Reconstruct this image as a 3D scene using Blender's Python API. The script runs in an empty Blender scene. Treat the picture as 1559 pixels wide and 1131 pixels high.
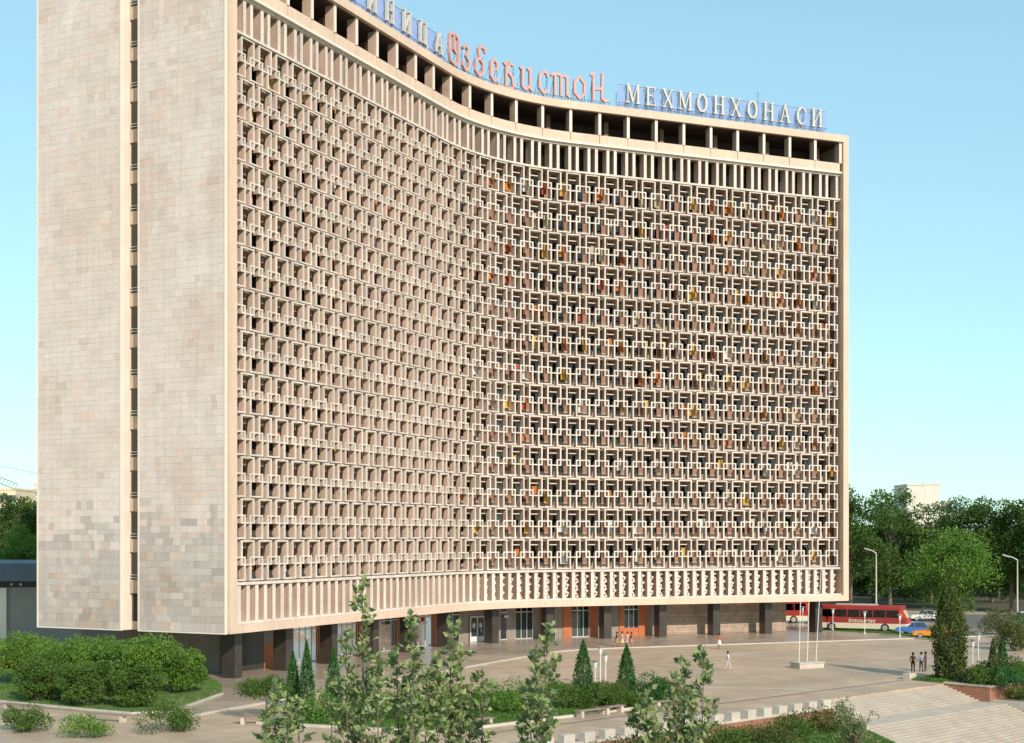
import bpy, bmesh, math, random
import numpy as np
from mathutils import Vector, Matrix
random.seed(7); RNG = np.random.default_rng(7)
R = math.radians

# ------------------------------------------------------------------ camera, sky, sun, exposure
F_PX, HOR, CX = 2114.0, 817.0, 779.5          # focal length, horizon row, centre column (pixels of the 1559 wide photograph)
U = 2.3                                        # facade module in metres
ZC = 4.95 * U                                  # camera height above the plaza
scene = bpy.context.scene
COL = scene.collection
cam_d = bpy.data.cameras.new('camera'); cam = bpy.data.objects.new('camera', cam_d); COL.objects.link(cam)
cam.location = (0, 0, ZC); cam.rotation_euler = (R(90), 0, 0)
cam_d.sensor_width = 36; cam_d.lens = 36 * F_PX / 1559; cam_d.shift_y = (HOR - 565.5) / 1559
cam_d.clip_start = 0.5; cam_d.clip_end = 6000
scene.camera = cam
SUN_DIR = Vector((0.46, -0.888, 0)).normalized(); SUN_EL = R(29)
SV = Vector((SUN_DIR.x * math.cos(SUN_EL), SUN_DIR.y * math.cos(SUN_EL), math.sin(SUN_EL)))
w = bpy.data.worlds.new('World'); scene.world = w; w.use_nodes = True
nt = w.node_tree; bg = nt.nodes['Background']
sky = nt.nodes.new('ShaderNodeTexSky'); sky.sky_type = 'NISHITA'; sky.sun_disc = False
sky.sun_elevation = SUN_EL; sky.sun_rotation = math.atan2(SV.x, SV.y)
sky.altitude = 300; sky.air_density = 1.0; sky.dust_density = 0.3; sky.ozone_density = 0.6
gm = nt.nodes.new('ShaderNodeGamma'); gm.inputs['Gamma'].default_value = 0.5                                            # softer gradient, as in the print
tn = nt.nodes.new('ShaderNodeVectorMath'); tn.operation = 'MULTIPLY'; tn.inputs[1].default_value = (1.68, 2.42, 2.50)   # the print's cyan cast
nt.links.new(sky.outputs[0], gm.inputs['Color']); nt.links.new(gm.outputs[0], tn.inputs[0]); nt.links.new(tn.outputs[0], bg.inputs['Color']); bg.inputs['Strength'].default_value = 0.15
sl = bpy.data.lights.new('sun', 'SUN'); so = bpy.data.objects.new('sun', sl); COL.objects.link(so)
sl.energy = 4.1; sl.angle = R(0.55); sl.color = (1.0, 0.875, 0.765)
so.rotation_euler = SV.to_track_quat('Z', 'Y').to_euler(); so.location = (60, -60, 120)
scene.view_settings.view_transform = 'Standard'; scene.view_settings.look = 'None'
scene.view_settings.exposure = 0.16; scene.view_settings.gamma = 1.0
scene.render.engine = 'CYCLES'

# ------------------------------------------------------------------ plan of the curved building and pixel helpers
X0, Y0, T0, T1, SA, SB = -9.821 * U, 46.825 * U, 1.110, 0.376, 14.343, 22.292
def P(s, off=0.0):
    a = min(s, SA) + 1
    x = X0 + math.cos(T0) * a * U; y = Y0 + math.sin(T0) * a * U; th = T0
    if s > SA:
        k = (T1 - T0) / ((SB - SA) * U); l = (min(s, SB) - SA) * U
        x += (math.sin(T0 + k * l) - math.sin(T0)) / k; y -= (math.cos(T0 + k * l) - math.cos(T0)) / k; th = T0 + k * l
    if s > SB:
        l = (s - SB) * U; x += math.cos(T1) * l; y += math.sin(T1) * l
    return x + math.sin(th) * off, y - math.cos(th) * off, th
def s_of(xp, off):
    lo, hi = -6.0, 42.0
    for _ in range(50):
        m = (lo + hi) / 2; p = P(m, off)
        if CX + F_PX * p[0] / p[1] < xp: lo = m
        else: hi = m
    return lo
def G(xp, yp, z=0.0):
    D = F_PX * (ZC - z) / (yp - HOR); return Vector(((xp - CX) / F_PX * D, D, z))
def AT(xp, yp, D):
    return Vector(((xp - CX) / F_PX * D, D, ZC + (HOR - yp) / F_PX * D))
TM = (T0 + T1) / 2; OX, OY, _ = P(18.5)
def B(u, v, z=0.0):            # u along the chord of the building, v out from it over the plaza
    return Vector((OX + u * math.cos(TM) + v * math.sin(TM), OY + u * math.sin(TM) - v * math.cos(TM), z))

# ------------------------------------------------------------------ mesh builder
class MB:
    def __init__(self): self.v = []; self.f = []; self.m = []
    def add(self, vs, fs, mi=0):
        o = len(self.v); self.v += [tuple(p) for p in vs]
        self.f += [tuple(i + o for i in q) for q in fs]; self.m += [mi] * len(fs); return self
    def box(self, x0, x1, y0, y1, z0, z1, mi=0, M=None):
        vs = [Vector(p) for p in ((x0,y0,z0),(x1,y0,z0),(x1,y1,z0),(x0,y1,z0),(x0,y0,z1),(x1,y0,z1),(x1,y1,z1),(x0,y1,z1))]
        if M is not None: vs = [M @ p for p in vs]
        return self.add(vs, [(0,3,2,1),(4,5,6,7),(0,1,5,4),(1,2,6,5),(2,3,7,6),(3,0,4,7)], mi)
    def prism(self, poly, y0, y1, mi=0, M=None):      # poly in (x, z), extruded along y
        n = len(poly); vs = [Vector((x, y0, z)) for x, z in poly] + [Vector((x, y1, z)) for x, z in poly]
        if M is not None: vs = [M @ p for p in vs]
        fs = [tuple(range(n)), tuple(range(2 * n - 1, n - 1, -1))] + [(i, i + n, (i + 1) % n + n, (i + 1) % n) for i in range(n)]
        return self.add(vs, fs, mi)
    def slab(self, poly, z0, z1, mi=0):               # poly of (x, y) points counter-clockwise
        n = len(poly); vs = [(p[0], p[1], z0) for p in poly] + [(p[0], p[1], z1) for p in poly]
        fs = [tuple(range(n - 1, -1, -1)), tuple(range(n, 2 * n))] + [(i, (i + 1) % n, (i + 1) % n + n, i + n) for i in range(n)]
        return self.add(vs, fs, mi)
    def tube(self, pts, rs, n=6, mi=0, cap=True):
        pts = [Vector(p) for p in pts]
        if not isinstance(rs, (list, tuple)): rs = [rs] * len(pts)
        o = len(self.v); rings = []
        for i, p in enumerate(pts):
            d = (pts[min(i + 1, len(pts) - 1)] - pts[max(i - 1, 0)]).normalized()
            a = d.orthogonal() if abs(d.z) < 0.95 else Vector((1, 0, 0))
            a = (a - d * a.dot(d)).normalized(); b = d.cross(a)
            for k in range(n):
                t = 2 * math.pi * k / n; self.v.append(tuple(p + (a * math.cos(t) + b * math.sin(t)) * rs[i]))
        for i in range(len(pts) - 1):
            for k in range(n):
                self.f.append((o + i*n + k, o + i*n + (k+1) % n, o + (i+1)*n + (k+1) % n, o + (i+1)*n + k)); self.m.append(mi)
        if cap:
            self.f.append(tuple(o + k for k in range(n - 1, -1, -1))); self.m.append(mi)
            self.f.append(tuple(o + (len(pts)-1)*n + k for k in range(n))); self.m.append(mi)
        return self
    def lathe(self, prof, n=12, mi=0, M=None):        # prof of (r, z)
        o = len(self.v)
        for r, z in prof:
            for k in range(n):
                t = 2 * math.pi * k / n; p = Vector((r * math.cos(t), r * math.sin(t), z))
                self.v.append(tuple(M @ p if M is not None else p))
        for i in range(len(prof) - 1):
            for k in range(n):
                self.f.append((o + i*n + k, o + i*n + (k+1) % n, o + (i+1)*n + (k+1) % n, o + (i+1)*n + k)); self.m.append(mi)
        self.f.append(tuple(o + k for k in range(n - 1, -1, -1))); self.m.append(mi)
        self.f.append(tuple(o + (len(prof)-1)*n + k for k in range(n))); self.m.append(mi)
        return self
    def merge(self, other, M):
        return self.add([M @ Vector(p) for p in other.v], other.f, 0) if not other.m else self._merge(other, M)
    def _merge(self, other, M):
        o = len(self.v); self.v += [tuple(M @ Vector(p)) for p in other.v]
        self.f += [tuple(i + o for i in q) for q in other.f]; self.m += list(other.m); return self
    def mesh(self, name, mats):
        me = bpy.data.meshes.new(name); me.from_pydata(self.v, [], self.f)
        for m in (mats if isinstance(mats, (list, tuple)) else [mats]): me.materials.append(m)
        if any(self.m): me.polygons.foreach_set('material_index', self.m)
        me.update(); return me
    def build(self, name, mats, parent=None, smooth=False):
        me = self.mesh(name, mats)
        if smooth: me.polygons.foreach_set('use_smooth', [True] * len(me.polygons))
        return link(name, me, parent)
def link(name, me, parent=None, M=None):
    o = bpy.data.objects.new(name, me); COL.objects.link(o)
    if parent is not None:
        o.parent = parent; o.matrix_parent_inverse = parent.matrix_basis.inverted() if False else Matrix()
    if M is not None: o.matrix_basis = M
    return o
def thing(name, label, cat, loc=(0, 0, 0), rz=0.0, group=None):
    o = bpy.data.objects.new(name, None); COL.objects.link(o); o.location = loc; o.rotation_euler = (0, 0, rz)
    o.empty_display_size = 0.5
    return tag(o, label, cat, group)
def tag(o, label, cat, group=None):
    o['label'] = label; o['category'] = cat
    if group: o['group'] = group
    return o
def struct(o): o['kind'] = 'structure'; return o
def copy_tree(o, parent=None):
    c = o.copy(); COL.objects.link(c); c.parent = parent
    for ch in o.children: copy_tree(ch, c)
    return c
def FM(s, off=0.0, z=0.0):      # matrix of a place on the facade: x along it, -y out of it
    x, y, th = P(s, off); return Matrix.Translation((x, y, z)) @ Matrix.Rotation(th, 4, 'Z')
def s_samples(s0, s1, step=99):
    t = [s0] + [x for x in np.linspace(SA, SB, 17) if s0 < x < s1] + [s1]
    return t
def band(mb, s0, s1, b0, b1, z0, z1, mi=0):           # bar swept along the facade, b outwards
    ss = s_samples(s0, s1); o = len(mb.v); n = len(ss)
    for s in ss:
        for b, z in ((b0, z0), (b1, z0), (b1, z1), (b0, z1)):
            x, y, _ = P(s, b); mb.v.append((x, y, z))
    fs = [(o+3, o+2, o+1, o), tuple(o + (n-1)*4 + k for k in range(4))]
    for i in range(n - 1):
        for k in range(4): fs.append((o + i*4 + k, o + i*4 + (k+1) % 4, o + (i+1)*4 + (k+1) % 4, o + (i+1)*4 + k))
    mb.f += fs; mb.m += [mi] * len(fs); return mb

# ------------------------------------------------------------------ materials
MATS = {}
def mat(name, col, rough=0.8, var=0.12, scale=1.5, bump=0.0, bscale=30.0, spec=0.3, metal=0.0, attr=False, fine=0.0, emit=None, objvar=0.0, streak=0.0):
    if name in MATS: return MATS[name]
    m = bpy.data.materials.new(name); m.use_nodes = True; n = m.node_tree.nodes; l = m.node_tree.links
    b = n['Principled BSDF']; b.inputs['Roughness'].default_value = rough; b.inputs['Metallic'].default_value = metal
    b.inputs['Specular IOR Level'].default_value = spec
    tc = n.new('ShaderNodeNewGeometry')
    no = n.new('ShaderNodeTexNoise'); no.inputs['Scale'].default_value = scale; no.inputs['Detail'].default_value = 5
    l.new(tc.outputs['Position'], no.inputs['Vector'])
    mr = n.new('ShaderNodeMapRange'); mr.inputs['From Min'].default_value = 0.25; mr.inputs['From Max'].default_value = 0.75
    mr.inputs['To Min'].default_value = 1 - var; mr.inputs['To Max'].default_value = 1 + var
    l.new(no.outputs['Fac'], mr.inputs['Value'])
    mx = n.new('ShaderNodeVectorMath'); mx.operation = 'SCALE'; mx.inputs[0].default_value = col[:3]
    l.new(mr.outputs[0], mx.inputs['Scale']); out = mx.outputs[0]
    if attr:
        at = n.new('ShaderNodeAttribute'); at.attribute_name = 'tint'
        mu = n.new('ShaderNodeVectorMath'); mu.operation = 'MULTIPLY'; l.new(out, mu.inputs[0]); l.new(at.outputs['Color'], mu.inputs[1]); out = mu.outputs[0]
    if fine:
        n2 = n.new('ShaderNodeTexNoise'); n2.inputs['Scale'].default_value = scale * 14; n2.inputs['Detail'].default_value = 4
        l.new(tc.outputs['Position'], n2.inputs['Vector'])
        m2 = n.new('ShaderNodeMapRange'); m2.inputs['From Min'].default_value = 0.3; m2.inputs['From Max'].default_value = 0.7
        m2.inputs['To Min'].default_value = 1 - fine; m2.inputs['To Max'].default_value = 1 + fine; l.new(n2.outputs['Fac'], m2.inputs['Value'])
        s2 = n.new('ShaderNodeVectorMath'); s2.operation = 'SCALE'; l.new(out, s2.inputs[0]); l.new(m2.outputs[0], s2.inputs['Scale']); out = s2.outputs[0]
    if streak:
        mp = n.new('ShaderNodeMapping'); mp.inputs['Scale'].default_value = (2.6, 2.6, 0.10); l.new(tc.outputs['Position'], mp.inputs['Vector'])
        n5 = n.new('ShaderNodeTexNoise'); n5.inputs['Scale'].default_value = 1.0; n5.inputs['Detail'].default_value = 5; n5.inputs['Roughness'].default_value = 0.7; l.new(mp.outputs[0], n5.inputs['Vector'])
        m5 = n.new('ShaderNodeMapRange'); m5.inputs['From Min'].default_value = 0.35; m5.inputs['From Max'].default_value = 0.65
        m5.inputs['To Min'].default_value = 1 - streak; m5.inputs['To Max'].default_value = 1 + streak * 0.4; l.new(n5.outputs['Fac'], m5.inputs['Value'])
        s5 = n.new('ShaderNodeVectorMath'); s5.operation = 'SCALE'; l.new(out, s5.inputs[0]); l.new(m5.outputs[0], s5.inputs['Scale']); out = s5.outputs[0]
    if objvar:
        oi = n.new('ShaderNodeObjectInfo'); m3 = n.new('ShaderNodeMapRange'); m3.inputs['To Min'].default_value = 1 - objvar; m3.inputs['To Max'].default_value = 1 + objvar
        l.new(oi.outputs['Random'], m3.inputs['Value'])
        s3 = n.new('ShaderNodeVectorMath'); s3.operation = 'SCALE'; l.new(out, s3.inputs[0]); l.new(m3.outputs[0], s3.inputs['Scale']); out = s3.outputs[0]
    l.new(out, b.inputs['Base Color'])
    if bump:
        bn = n.new('ShaderNodeTexNoise'); bn.inputs['Scale'].default_value = bscale; bn.inputs['Detail'].default_value = 4
        l.new(tc.outputs['Position'], bn.inputs['Vector'])
        bp = n.new('ShaderNodeBump'); bp.inputs['Strength'].default_value = bump; bp.inputs['Distance'].default_value = 0.03
        l.new(bn.outputs['Fac'], bp.inputs['Height']); l.new(bp.outputs[0], b.inputs['Normal'])
    MATS[name] = m; return m
def leaf_mat(name, c1, c2, scale=0.6, trans=0.35, rough=0.55):
    if name in MATS: return MATS[name]
    m = bpy.data.materials.new(name); m.use_nodes = True; n = m.node_tree.nodes; l = m.node_tree.links
    b = n['Principled BSDF']; b.inputs['Roughness'].default_value = rough; b.inputs['Specular IOR Level'].default_value = 0.25
    g = n.new('ShaderNodeNewGeometry'); no = n.new('ShaderNodeTexNoise'); no.inputs['Scale'].default_value = scale; no.inputs['Detail'].default_value = 6
    no.inputs['Roughness'].default_value = 0.75
    l.new(g.outputs['Position'], no.inputs['Vector'])
    mr = n.new('ShaderNodeMapRange'); mr.inputs['From Min'].default_value = 0.3; mr.inputs['From Max'].default_value = 0.7; l.new(no.outputs['Fac'], mr.inputs['Value'])
    mx = n.new('ShaderNodeMix'); mx.data_type = 'RGBA'; mx.inputs[6].default_value = (*c1, 1); mx.inputs[7].default_value = (*c2, 1)
    l.new(mr.outputs[0], mx.inputs[0]); l.new(mx.outputs[2], b.inputs['Base Color'])
    t = n.new('ShaderNodeBsdfTranslucent'); l.new(mx.outputs[2], t.inputs['Color'])
    ms = n.new('ShaderNodeMixShader'); ms.inputs[0].default_value = trans
    l.new(b.outputs[0], ms.inputs[1]); l.new(t.outputs[0], ms.inputs[2]); l.new(ms.outputs[0], n['Material Output'].inputs['Surface'])
    MATS[name] = m; return m
def glass_mat(name, tint=(0.6, 0.65, 0.65), fac=0.3, rough=0.03):
    if name in MATS: return MATS[name]
    m = bpy.data.materials.new(name); m.use_nodes = True; n = m.node_tree.nodes; l = m.node_tree.links
    n.remove(n['Principled BSDF'])
    t = n.new('ShaderNodeBsdfTransparent'); t.inputs['Color'].default_value = (*tint, 1)
    gl = n.new('ShaderNodeBsdfGlossy'); gl.inputs['Roughness'].default_value = rough
    ms = n.new('ShaderNodeMixShader'); fr = n.new('ShaderNodeFresnel'); fr.inputs['IOR'].default_value = 1.5
    ad = n.new('ShaderNodeMath'); ad.operation = 'ADD'; ad.inputs[1].default_value = fac * 0.06; ad.use_clamp = True
    l.new(fr.outputs[0], ad.inputs[0]); l.new(ad.outputs[0], ms.inputs[0])
    l.new(t.outputs[0], ms.inputs[1]); l.new(gl.outputs[0], ms.inputs[2]); l.new(ms.outputs[0], n['Material Output'].inputs['Surface'])
    MATS[name] = m; return m
def paving_mat(name, col, joint, sx, sy, rough=0.6, ang=TM, var=0.16, msize=0.012, spec=0.4):
    m = bpy.data.materials.new(name); m.use_nodes = True; n = m.node_tree.nodes; l = m.node_tree.links
    b = n['Principled BSDF']; b.inputs['Specular IOR Level'].default_value = spec
    g = n.new('ShaderNodeNewGeometry'); mp = n.new('ShaderNodeMapping'); mp.inputs['Rotation'].default_value = (0, 0, -ang)
    l.new(g.outputs['Position'], mp.inputs['Vector'])
    br = n.new('ShaderNodeTexBrick'); br.offset = 0.0; br.inputs['Scale'].default_value = 1.0
    br.inputs['Brick Width'].default_value = sx; br.inputs['Row Height'].default_value = sy; br.inputs['Mortar Size'].default_value = msize
    c = Vector(col); br.inputs['Color1'].default_value = (*(c * (1 + var * 0.6)), 1); br.inputs['Color2'].default_value = (*(c * (1 - var * 0.6)), 1)
    br.inputs['Mortar'].default_value = (*joint, 1); l.new(mp.outputs[0], br.inputs['Vector'])
    no = n.new('ShaderNodeTexNoise'); no.inputs['Scale'].default_value = 0.12; no.inputs['Detail'].default_value = 8; no.inputs['Roughness'].default_value = 0.65
    l.new(g.outputs['Position'], no.inputs['Vector'])
    mr = n.new('ShaderNodeMapRange'); mr.inputs['From Min'].default_value = 0.3; mr.inputs['From Max'].default_value = 0.7
    mr.inputs['To Min'].default_value = 1 - var; mr.inputs['To Max'].default_value = 1 + var; l.new(no.outputs['Fac'], mr.inputs['Value'])
    sc = n.new('ShaderNodeVectorMath'); sc.operation = 'SCALE'; l.new(br.outputs['Color'], sc.inputs[0]); l.new(mr.outputs[0], sc.inputs['Scale'])
    mp2 = n.new('ShaderNodeMapping'); mp2.inputs['Rotation'].default_value = (0, 0, -ang); mp2.inputs['Scale'].default_value = (0.5, 2.2, 1); l.new(g.outputs['Position'], mp2.inputs['Vector'])
    n6 = n.new('ShaderNodeTexNoise'); n6.inputs['Scale'].default_value = 1.0; n6.inputs['Detail'].default_value = 9; n6.inputs['Roughness'].default_value = 0.75; l.new(mp2.outputs[0], n6.inputs['Vector'])
    m6 = n.new('ShaderNodeMapRange'); m6.inputs['From Min'].default_value = 0.3; m6.inputs['From Max'].default_value = 0.7; m6.inputs['To Min'].default_value = 0.80; m6.inputs['To Max'].default_value = 1.14; l.new(n6.outputs['Fac'], m6.inputs['Value'])
    s6 = n.new('ShaderNodeVectorMath'); s6.operation = 'SCALE'; l.new(sc.outputs[0], s6.inputs[0]); l.new(m6.outputs[0], s6.inputs['Scale'])
    l.new(s6.outputs[0], b.inputs['Base Color'])
    m4 = n.new('ShaderNodeMapRange'); m4.inputs['To Min'].default_value = rough - 0.15; m4.inputs['To Max'].default_value = rough + 0.15
    l.new(no.outputs['Fac'], m4.inputs['Value']); l.new(m4.outputs[0], b.inputs['Roughness'])
    MATS[name] = m; return m
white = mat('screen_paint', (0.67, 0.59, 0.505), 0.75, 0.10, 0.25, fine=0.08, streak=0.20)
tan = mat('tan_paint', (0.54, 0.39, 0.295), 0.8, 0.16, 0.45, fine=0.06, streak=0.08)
cream = mat('cream_render', (0.66, 0.50, 0.375), 0.8, 0.08, 0.25, fine=0.04, streak=0.08)
pale = mat('pale_trim', (0.76, 0.67, 0.56), 0.7, 0.05, 0.4)
brown = mat('brown_room_wall', (0.31, 0.185, 0.13), 0.85, 0.25, 0.5)
darkroom = mat('room_dark', (0.075, 0.052, 0.042), 0.9, 0.2, 0.5)  # dark rooms, and painted shade in the loggia and screen squares
slabm = mat('slab_concrete', (0.34, 0.25, 0.19), 0.85, 0.12, 0.6)
stone = mat('end_wall_marble', (0.67, 0.57, 0.495), 0.6, 0.07, 0.5, fine=0.08, streak=0.07, attr=True, bump=0.15, bscale=12)
jointm = mat('stone_joint', (0.56, 0.46, 0.40), 0.9, 0.1, 1.0)
blackstone = mat('dark_polished_stone', (0.045, 0.036, 0.028), 0.35, 0.3, 1.2, spec=0.6, fine=0.2)
greystone = mat('grey_slab_wall', (0.27, 0.23, 0.19), 0.6, 0.15, 0.8, fine=0.08)
orange = mat('orange_panel', (0.46, 0.15, 0.06), 0.5, 0.18, 1.2, fine=0.1)
glass = glass_mat('window_glass')
wglass = glass_mat('vehicle_glass', (0.25, 0.28, 0.28), 0.5)
framem = mat('window_frame_wood', (0.24, 0.15, 0.10), 0.6, 0.15, 2.0)
alu = mat('aluminium', (0.62, 0.61, 0.58), 0.4, 0.08, 3.0, metal=0.3)
steel = mat('sign_steel', (0.16, 0.19, 0.28), 0.6, 0.15, 3.0)
meshblue = mat('sign_netting', (0.30, 0.38, 0.66), 0.8, 0.1, 2.0)
letw = mat('letter_white', (0.58, 0.54, 0.47), 0.6, 0.08, 2.0)
letp = mat('letter_pink', (0.58, 0.34, 0.31), 0.6, 0.10, 2.0)
concrete = mat('pale_concrete', (0.52, 0.455, 0.375), 0.85, 0.14, 1.2, fine=0.08)
brickor = mat('orange_brick', (0.36, 0.17, 0.105), 0.85, 0.18, 2.0, fine=0.12, objvar=0.18)
wood = mat('bench_wood', (0.27, 0.20, 0.14), 0.7, 0.2, 2.5, fine=0.12)
bark = mat('bark', (0.17, 0.13, 0.095), 0.9, 0.25, 3.0)
lampw = mat('lamp_white', (0.72, 0.71, 0.67), 0.5, 0.08, 2.0)
greym = mat('grey_metal', (0.32, 0.32, 0.31), 0.5, 0.12, 2.0, metal=0.4)
tyre = mat('tyre_rubber', (0.025, 0.025, 0.025), 0.8, 0.2, 4.0)
asphalt = mat('asphalt', (0.17, 0.155, 0.135), 0.9, 0.15, 0.3, fine=0.12, bump=0.1)
grassm = leaf_mat('grass', (0.055, 0.14, 0.022), (0.13, 0.25, 0.045), 0.9, 0.3)
plazam = paving_mat('plaza_paving', (0.48, 0.355, 0.24), (0.35, 0.26, 0.175), 1.5, 1.5, 0.6)
podm = paving_mat('polished_paving', (0.40, 0.315, 0.235), (0.27, 0.22, 0.17), 1.15, 1.15, 0.27, spec=0.55)

# ------------------------------------------------------------------ ground, plaza, stairs
def quadslab(name, pts, z0, z1, m): return MB().slab([(p.x, p.y) for p in pts], z0, z1).build(name, m)
UL, UR = -20.5, -1.2                              # left and right edge of the flight of stairs
VS = 52.4                                         # first nosing
earth = mat('earth', (0.20, 0.17, 0.11), 0.95, 0.3, 0.06, fine=0.2)
LOW = -2.8
g = MB(); g.add([(-3500, -600, LOW), (3500, -600, LOW), (3500, 4500, LOW), (-3500, 4500, LOW)], [(0, 1, 2, 3)])
struct(g.build('ground', earth))
pz = MB()
for poly in ([(-300, -900), (420, -900), (420, VS), (-300, VS)], [(-300, VS), (UL, VS), (UL, 55.0), (-300, 55.0)], [(UR + 0.25, VS), (420, VS), (420, 55.9), (UR + 0.25, 55.9)]):
    q = [B(u, v) for u, v in poly]; q.reverse() if False else None
    a = sum(q[i].x * q[(i+1) % 4].y - q[(i+1) % 4].x * q[i].y for i in range(4))
    if a < 0: q.reverse()
    pz.slab([(p.x, p.y) for p in q], LOW - 0.2, 0.0)
plaza = struct(pz.build('plaza', plazam))
pb = MB(); band(pb, -9, 47, -24, 10.6, 0.002, 0.07, 0); struct(pb.build('podium', podm))
kb = MB(); band(kb, -9, 47, 10.603, 11.0, 0.002, 0.09, 0); struct(kb.build('podium_kerb', concrete))
# paving stripes (lighter bands and the darker joint along the head of the stairs)
def stripe(name, a, b, wd, z, m):
    a, b = Vector(a), Vector(b); d = (b - a).normalized(); n = Vector((-d.y, d.x, 0)) * wd / 2
    mb = MB(); mb.add([(*(a - n).xy, z), (*(b - n).xy, z), (*(b + n).xy, z), (*(a + n).xy, z)], [(0, 1, 2, 3)])
    return struct(mb.build(name, m))
palepav = paving_mat('pale_paving', (0.52, 0.44, 0.34), (0.40, 0.33, 0.25), 0.8, 0.8, 0.6)
darkpav = paving_mat('dark_paving', (0.21, 0.17, 0.125), (0.15, 0.12, 0.09), 1.2, 1.2, 0.6)
stripe('paving_stripe', B(-24, 30, 0), B(-12, 48.4, 0), 0.7, 0.005, palepav)
stripe('paving_stripe', B(-60, 24.5, 0), B(30, 24.5, 0), 0.6, 0.008, palepav)
stripe('paving_stripe', B(-60, 48.8, 0), B(-1, 48.8, 0), 0.28, 0.005, darkpav)
stripe('paving_stripe', B(2.5, 30, 0), B(2.5, 48.5, 0), 0.6, 0.011, palepav)
stepm = mat('stair_stone', (0.52, 0.44, 0.345), 0.8, 0.14, 0.8, fine=0.08)
riserm = mat('stair_riser', (0.38, 0.335, 0.28), 0.85, 0.12, 0.8)
st = bpy.data.objects.new('stairs', None); COL.objects.link(st); tag(st, 'wide pale stone stairs going down from the plaza in two flights', 'stairs')
MBs = Matrix.Translation(B(0, 0)) @ Matrix.Rotation(TM, 4, 'Z')        # local x = u, local -y = v
z = 0.0; v = VS; steps = []
for fl, n in ((0, 9), (1, 14)):
    for i in range(n):
        z -= 0.12; steps.append((v, v + 0.36, z)); v += 0.36
    if fl == 0:
        steps[-1] = (steps[-1][0], v + 2.0, z); v += 2.0
steps[-1] = (steps[-1][0], steps[-1][1] + 0.3, steps[-1][2])
for i, (v0, v1, zz) in enumerate(steps):
    mb = MB().box(UL, UR, -v1 - 0.03, -v0 + 0.01, zz - 0.035, zz, 0, MBs).box(UL + 0.01, UR - 0.01, -v1, -v0 + 0.012, LOW - 0.1, zz - 0.036, 1, MBs)
    mb.build('step', [stepm, riserm], st)
# retaining walls in orange brick beside the stairs, coped in pale stone
def brick_wall(name, label, u0, u1, v0, v1, z0, z1, cope=0.12, build_bricks=False):
    t = thing(name, label, 'wall')
    MB().box(u0, u1, -v1, -v0, z0, z1 - cope, 0, MBs).build('brickwork', brickor, t)
    MB().box(u0 - 0.05, u1 + 0.05, -v1 - 0.05, -v0 + 0.05, z1 - cope, z1, 0, MBs).build('coping', concrete, t)
    return t
brick_wall('retaining_wall', 'low orange brick wall under the row of white blocks beside the stairs', -70, UL - 0.02, 55.02, 55.5, LOW - 0.1, 0.12)
brick_wall('retaining_wall', 'orange brick side wall of the stairs next to the tall cypress', UR + 0.02, UR + 0.42, VS - 0.02, 56.2, LOW - 0.1, 0.14)
brick_wall('retaining_wall', 'long orange brick wall holding up the shrub bed beyond the stairs', UR + 0.46, 40, 55.78, 56.18, LOW - 0.1, 0.1)
for i in range(25):
    u = UL - 0.7 - i * 1.6
    o = MB().box(-0.42, 0.42, -0.24, 0.24, 0.0, 0.5).build('stone_block', concrete)
    bm = bmesh.new(); bm.from_mesh(o.data); bmesh.ops.bevel(bm, geom=bm.edges[:], offset=0.03, segments=1); bm.to_mesh(o.data); bm.free()
    p = B(u, 55.26, 0.119); o.location = p; o.rotation_euler = (0, 0, TM)
    tag(o, 'white stone block in the row on the orange brick wall', 'block', 'white blocks along the orange brick wall')
o = MB().box(-0.5, 0.5, -0.3, 0.3, 0, 0.5).build('stone_block', concrete); o.location = G(1385, 1034); o.rotation_euler = (0, 0, TM)
tag(o, 'single pale stone block at the head of the stairs by three men', 'block')

# ------------------------------------------------------------------ the hotel
ZROOF, ZLT, ZLB, ZFB = 58.7, 51.13, 7.81, 3.82
FL = (ZLT - ZLB) / 13
S0, S1 = -0.87, 37.82                              # ends of the building
hotel = thing('hotel_building', 'tall curved hotel with white latticed front and blank stone end wall', 'building')
FRONT = 0.7; DEEP = -19.2
# outer frame: roof fascia, end fins, bottom fascia
mb = MB(); band(mb, S0, S1, DEEP, FRONT, ZROOF - 0.82, ZROOF); mb.build('roof', cream, hotel)
mb = MB(); band(mb, S0, -0.5, -1.2, FRONT - 0.002, ZFB + 0.002, ZROOF - 0.823); mb.build('side_fin', cream, hotel)
mb = MB(); band(mb, 37.5, S1, -1.2, FRONT - 0.002, ZFB + 0.002, ZROOF - 0.823); mb.build('side_fin', cream, hotel)
mb = MB(); band(mb, -0.497, 37.497, -19.0, FRONT, ZFB, ZFB + 0.68); mb.build('bottom_fascia', cream, hotel)
mb = MB(); band(mb, -0.497, 37.497, -1.0, FRONT - 0.35, ZFB + 0.683, ZFB + 0.86); mb.build('ledge', white, hotel)
mb = MB(); band(mb, S0 + 0.1, S1 - 0.1, DEEP, DEEP + 0.3, ZFB + 0.7, ZROOF - 0.83); mb.build('rear_wall', cream, hotel)
mb = MB(); band(mb, S1 - 0.12, S1 - 0.02, DEEP, -1.3, ZFB + 0.7, ZROOF - 0.83); mb.build('far_end_wall', jointm, hotel)
mb = MB(); band(mb, S0 + 0.75, S0 + 0.95, DEEP, -1.3, ZFB + 0.1, ZROOF - 0.83); mb.build('end_wall_core', jointm, hotel)
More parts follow.
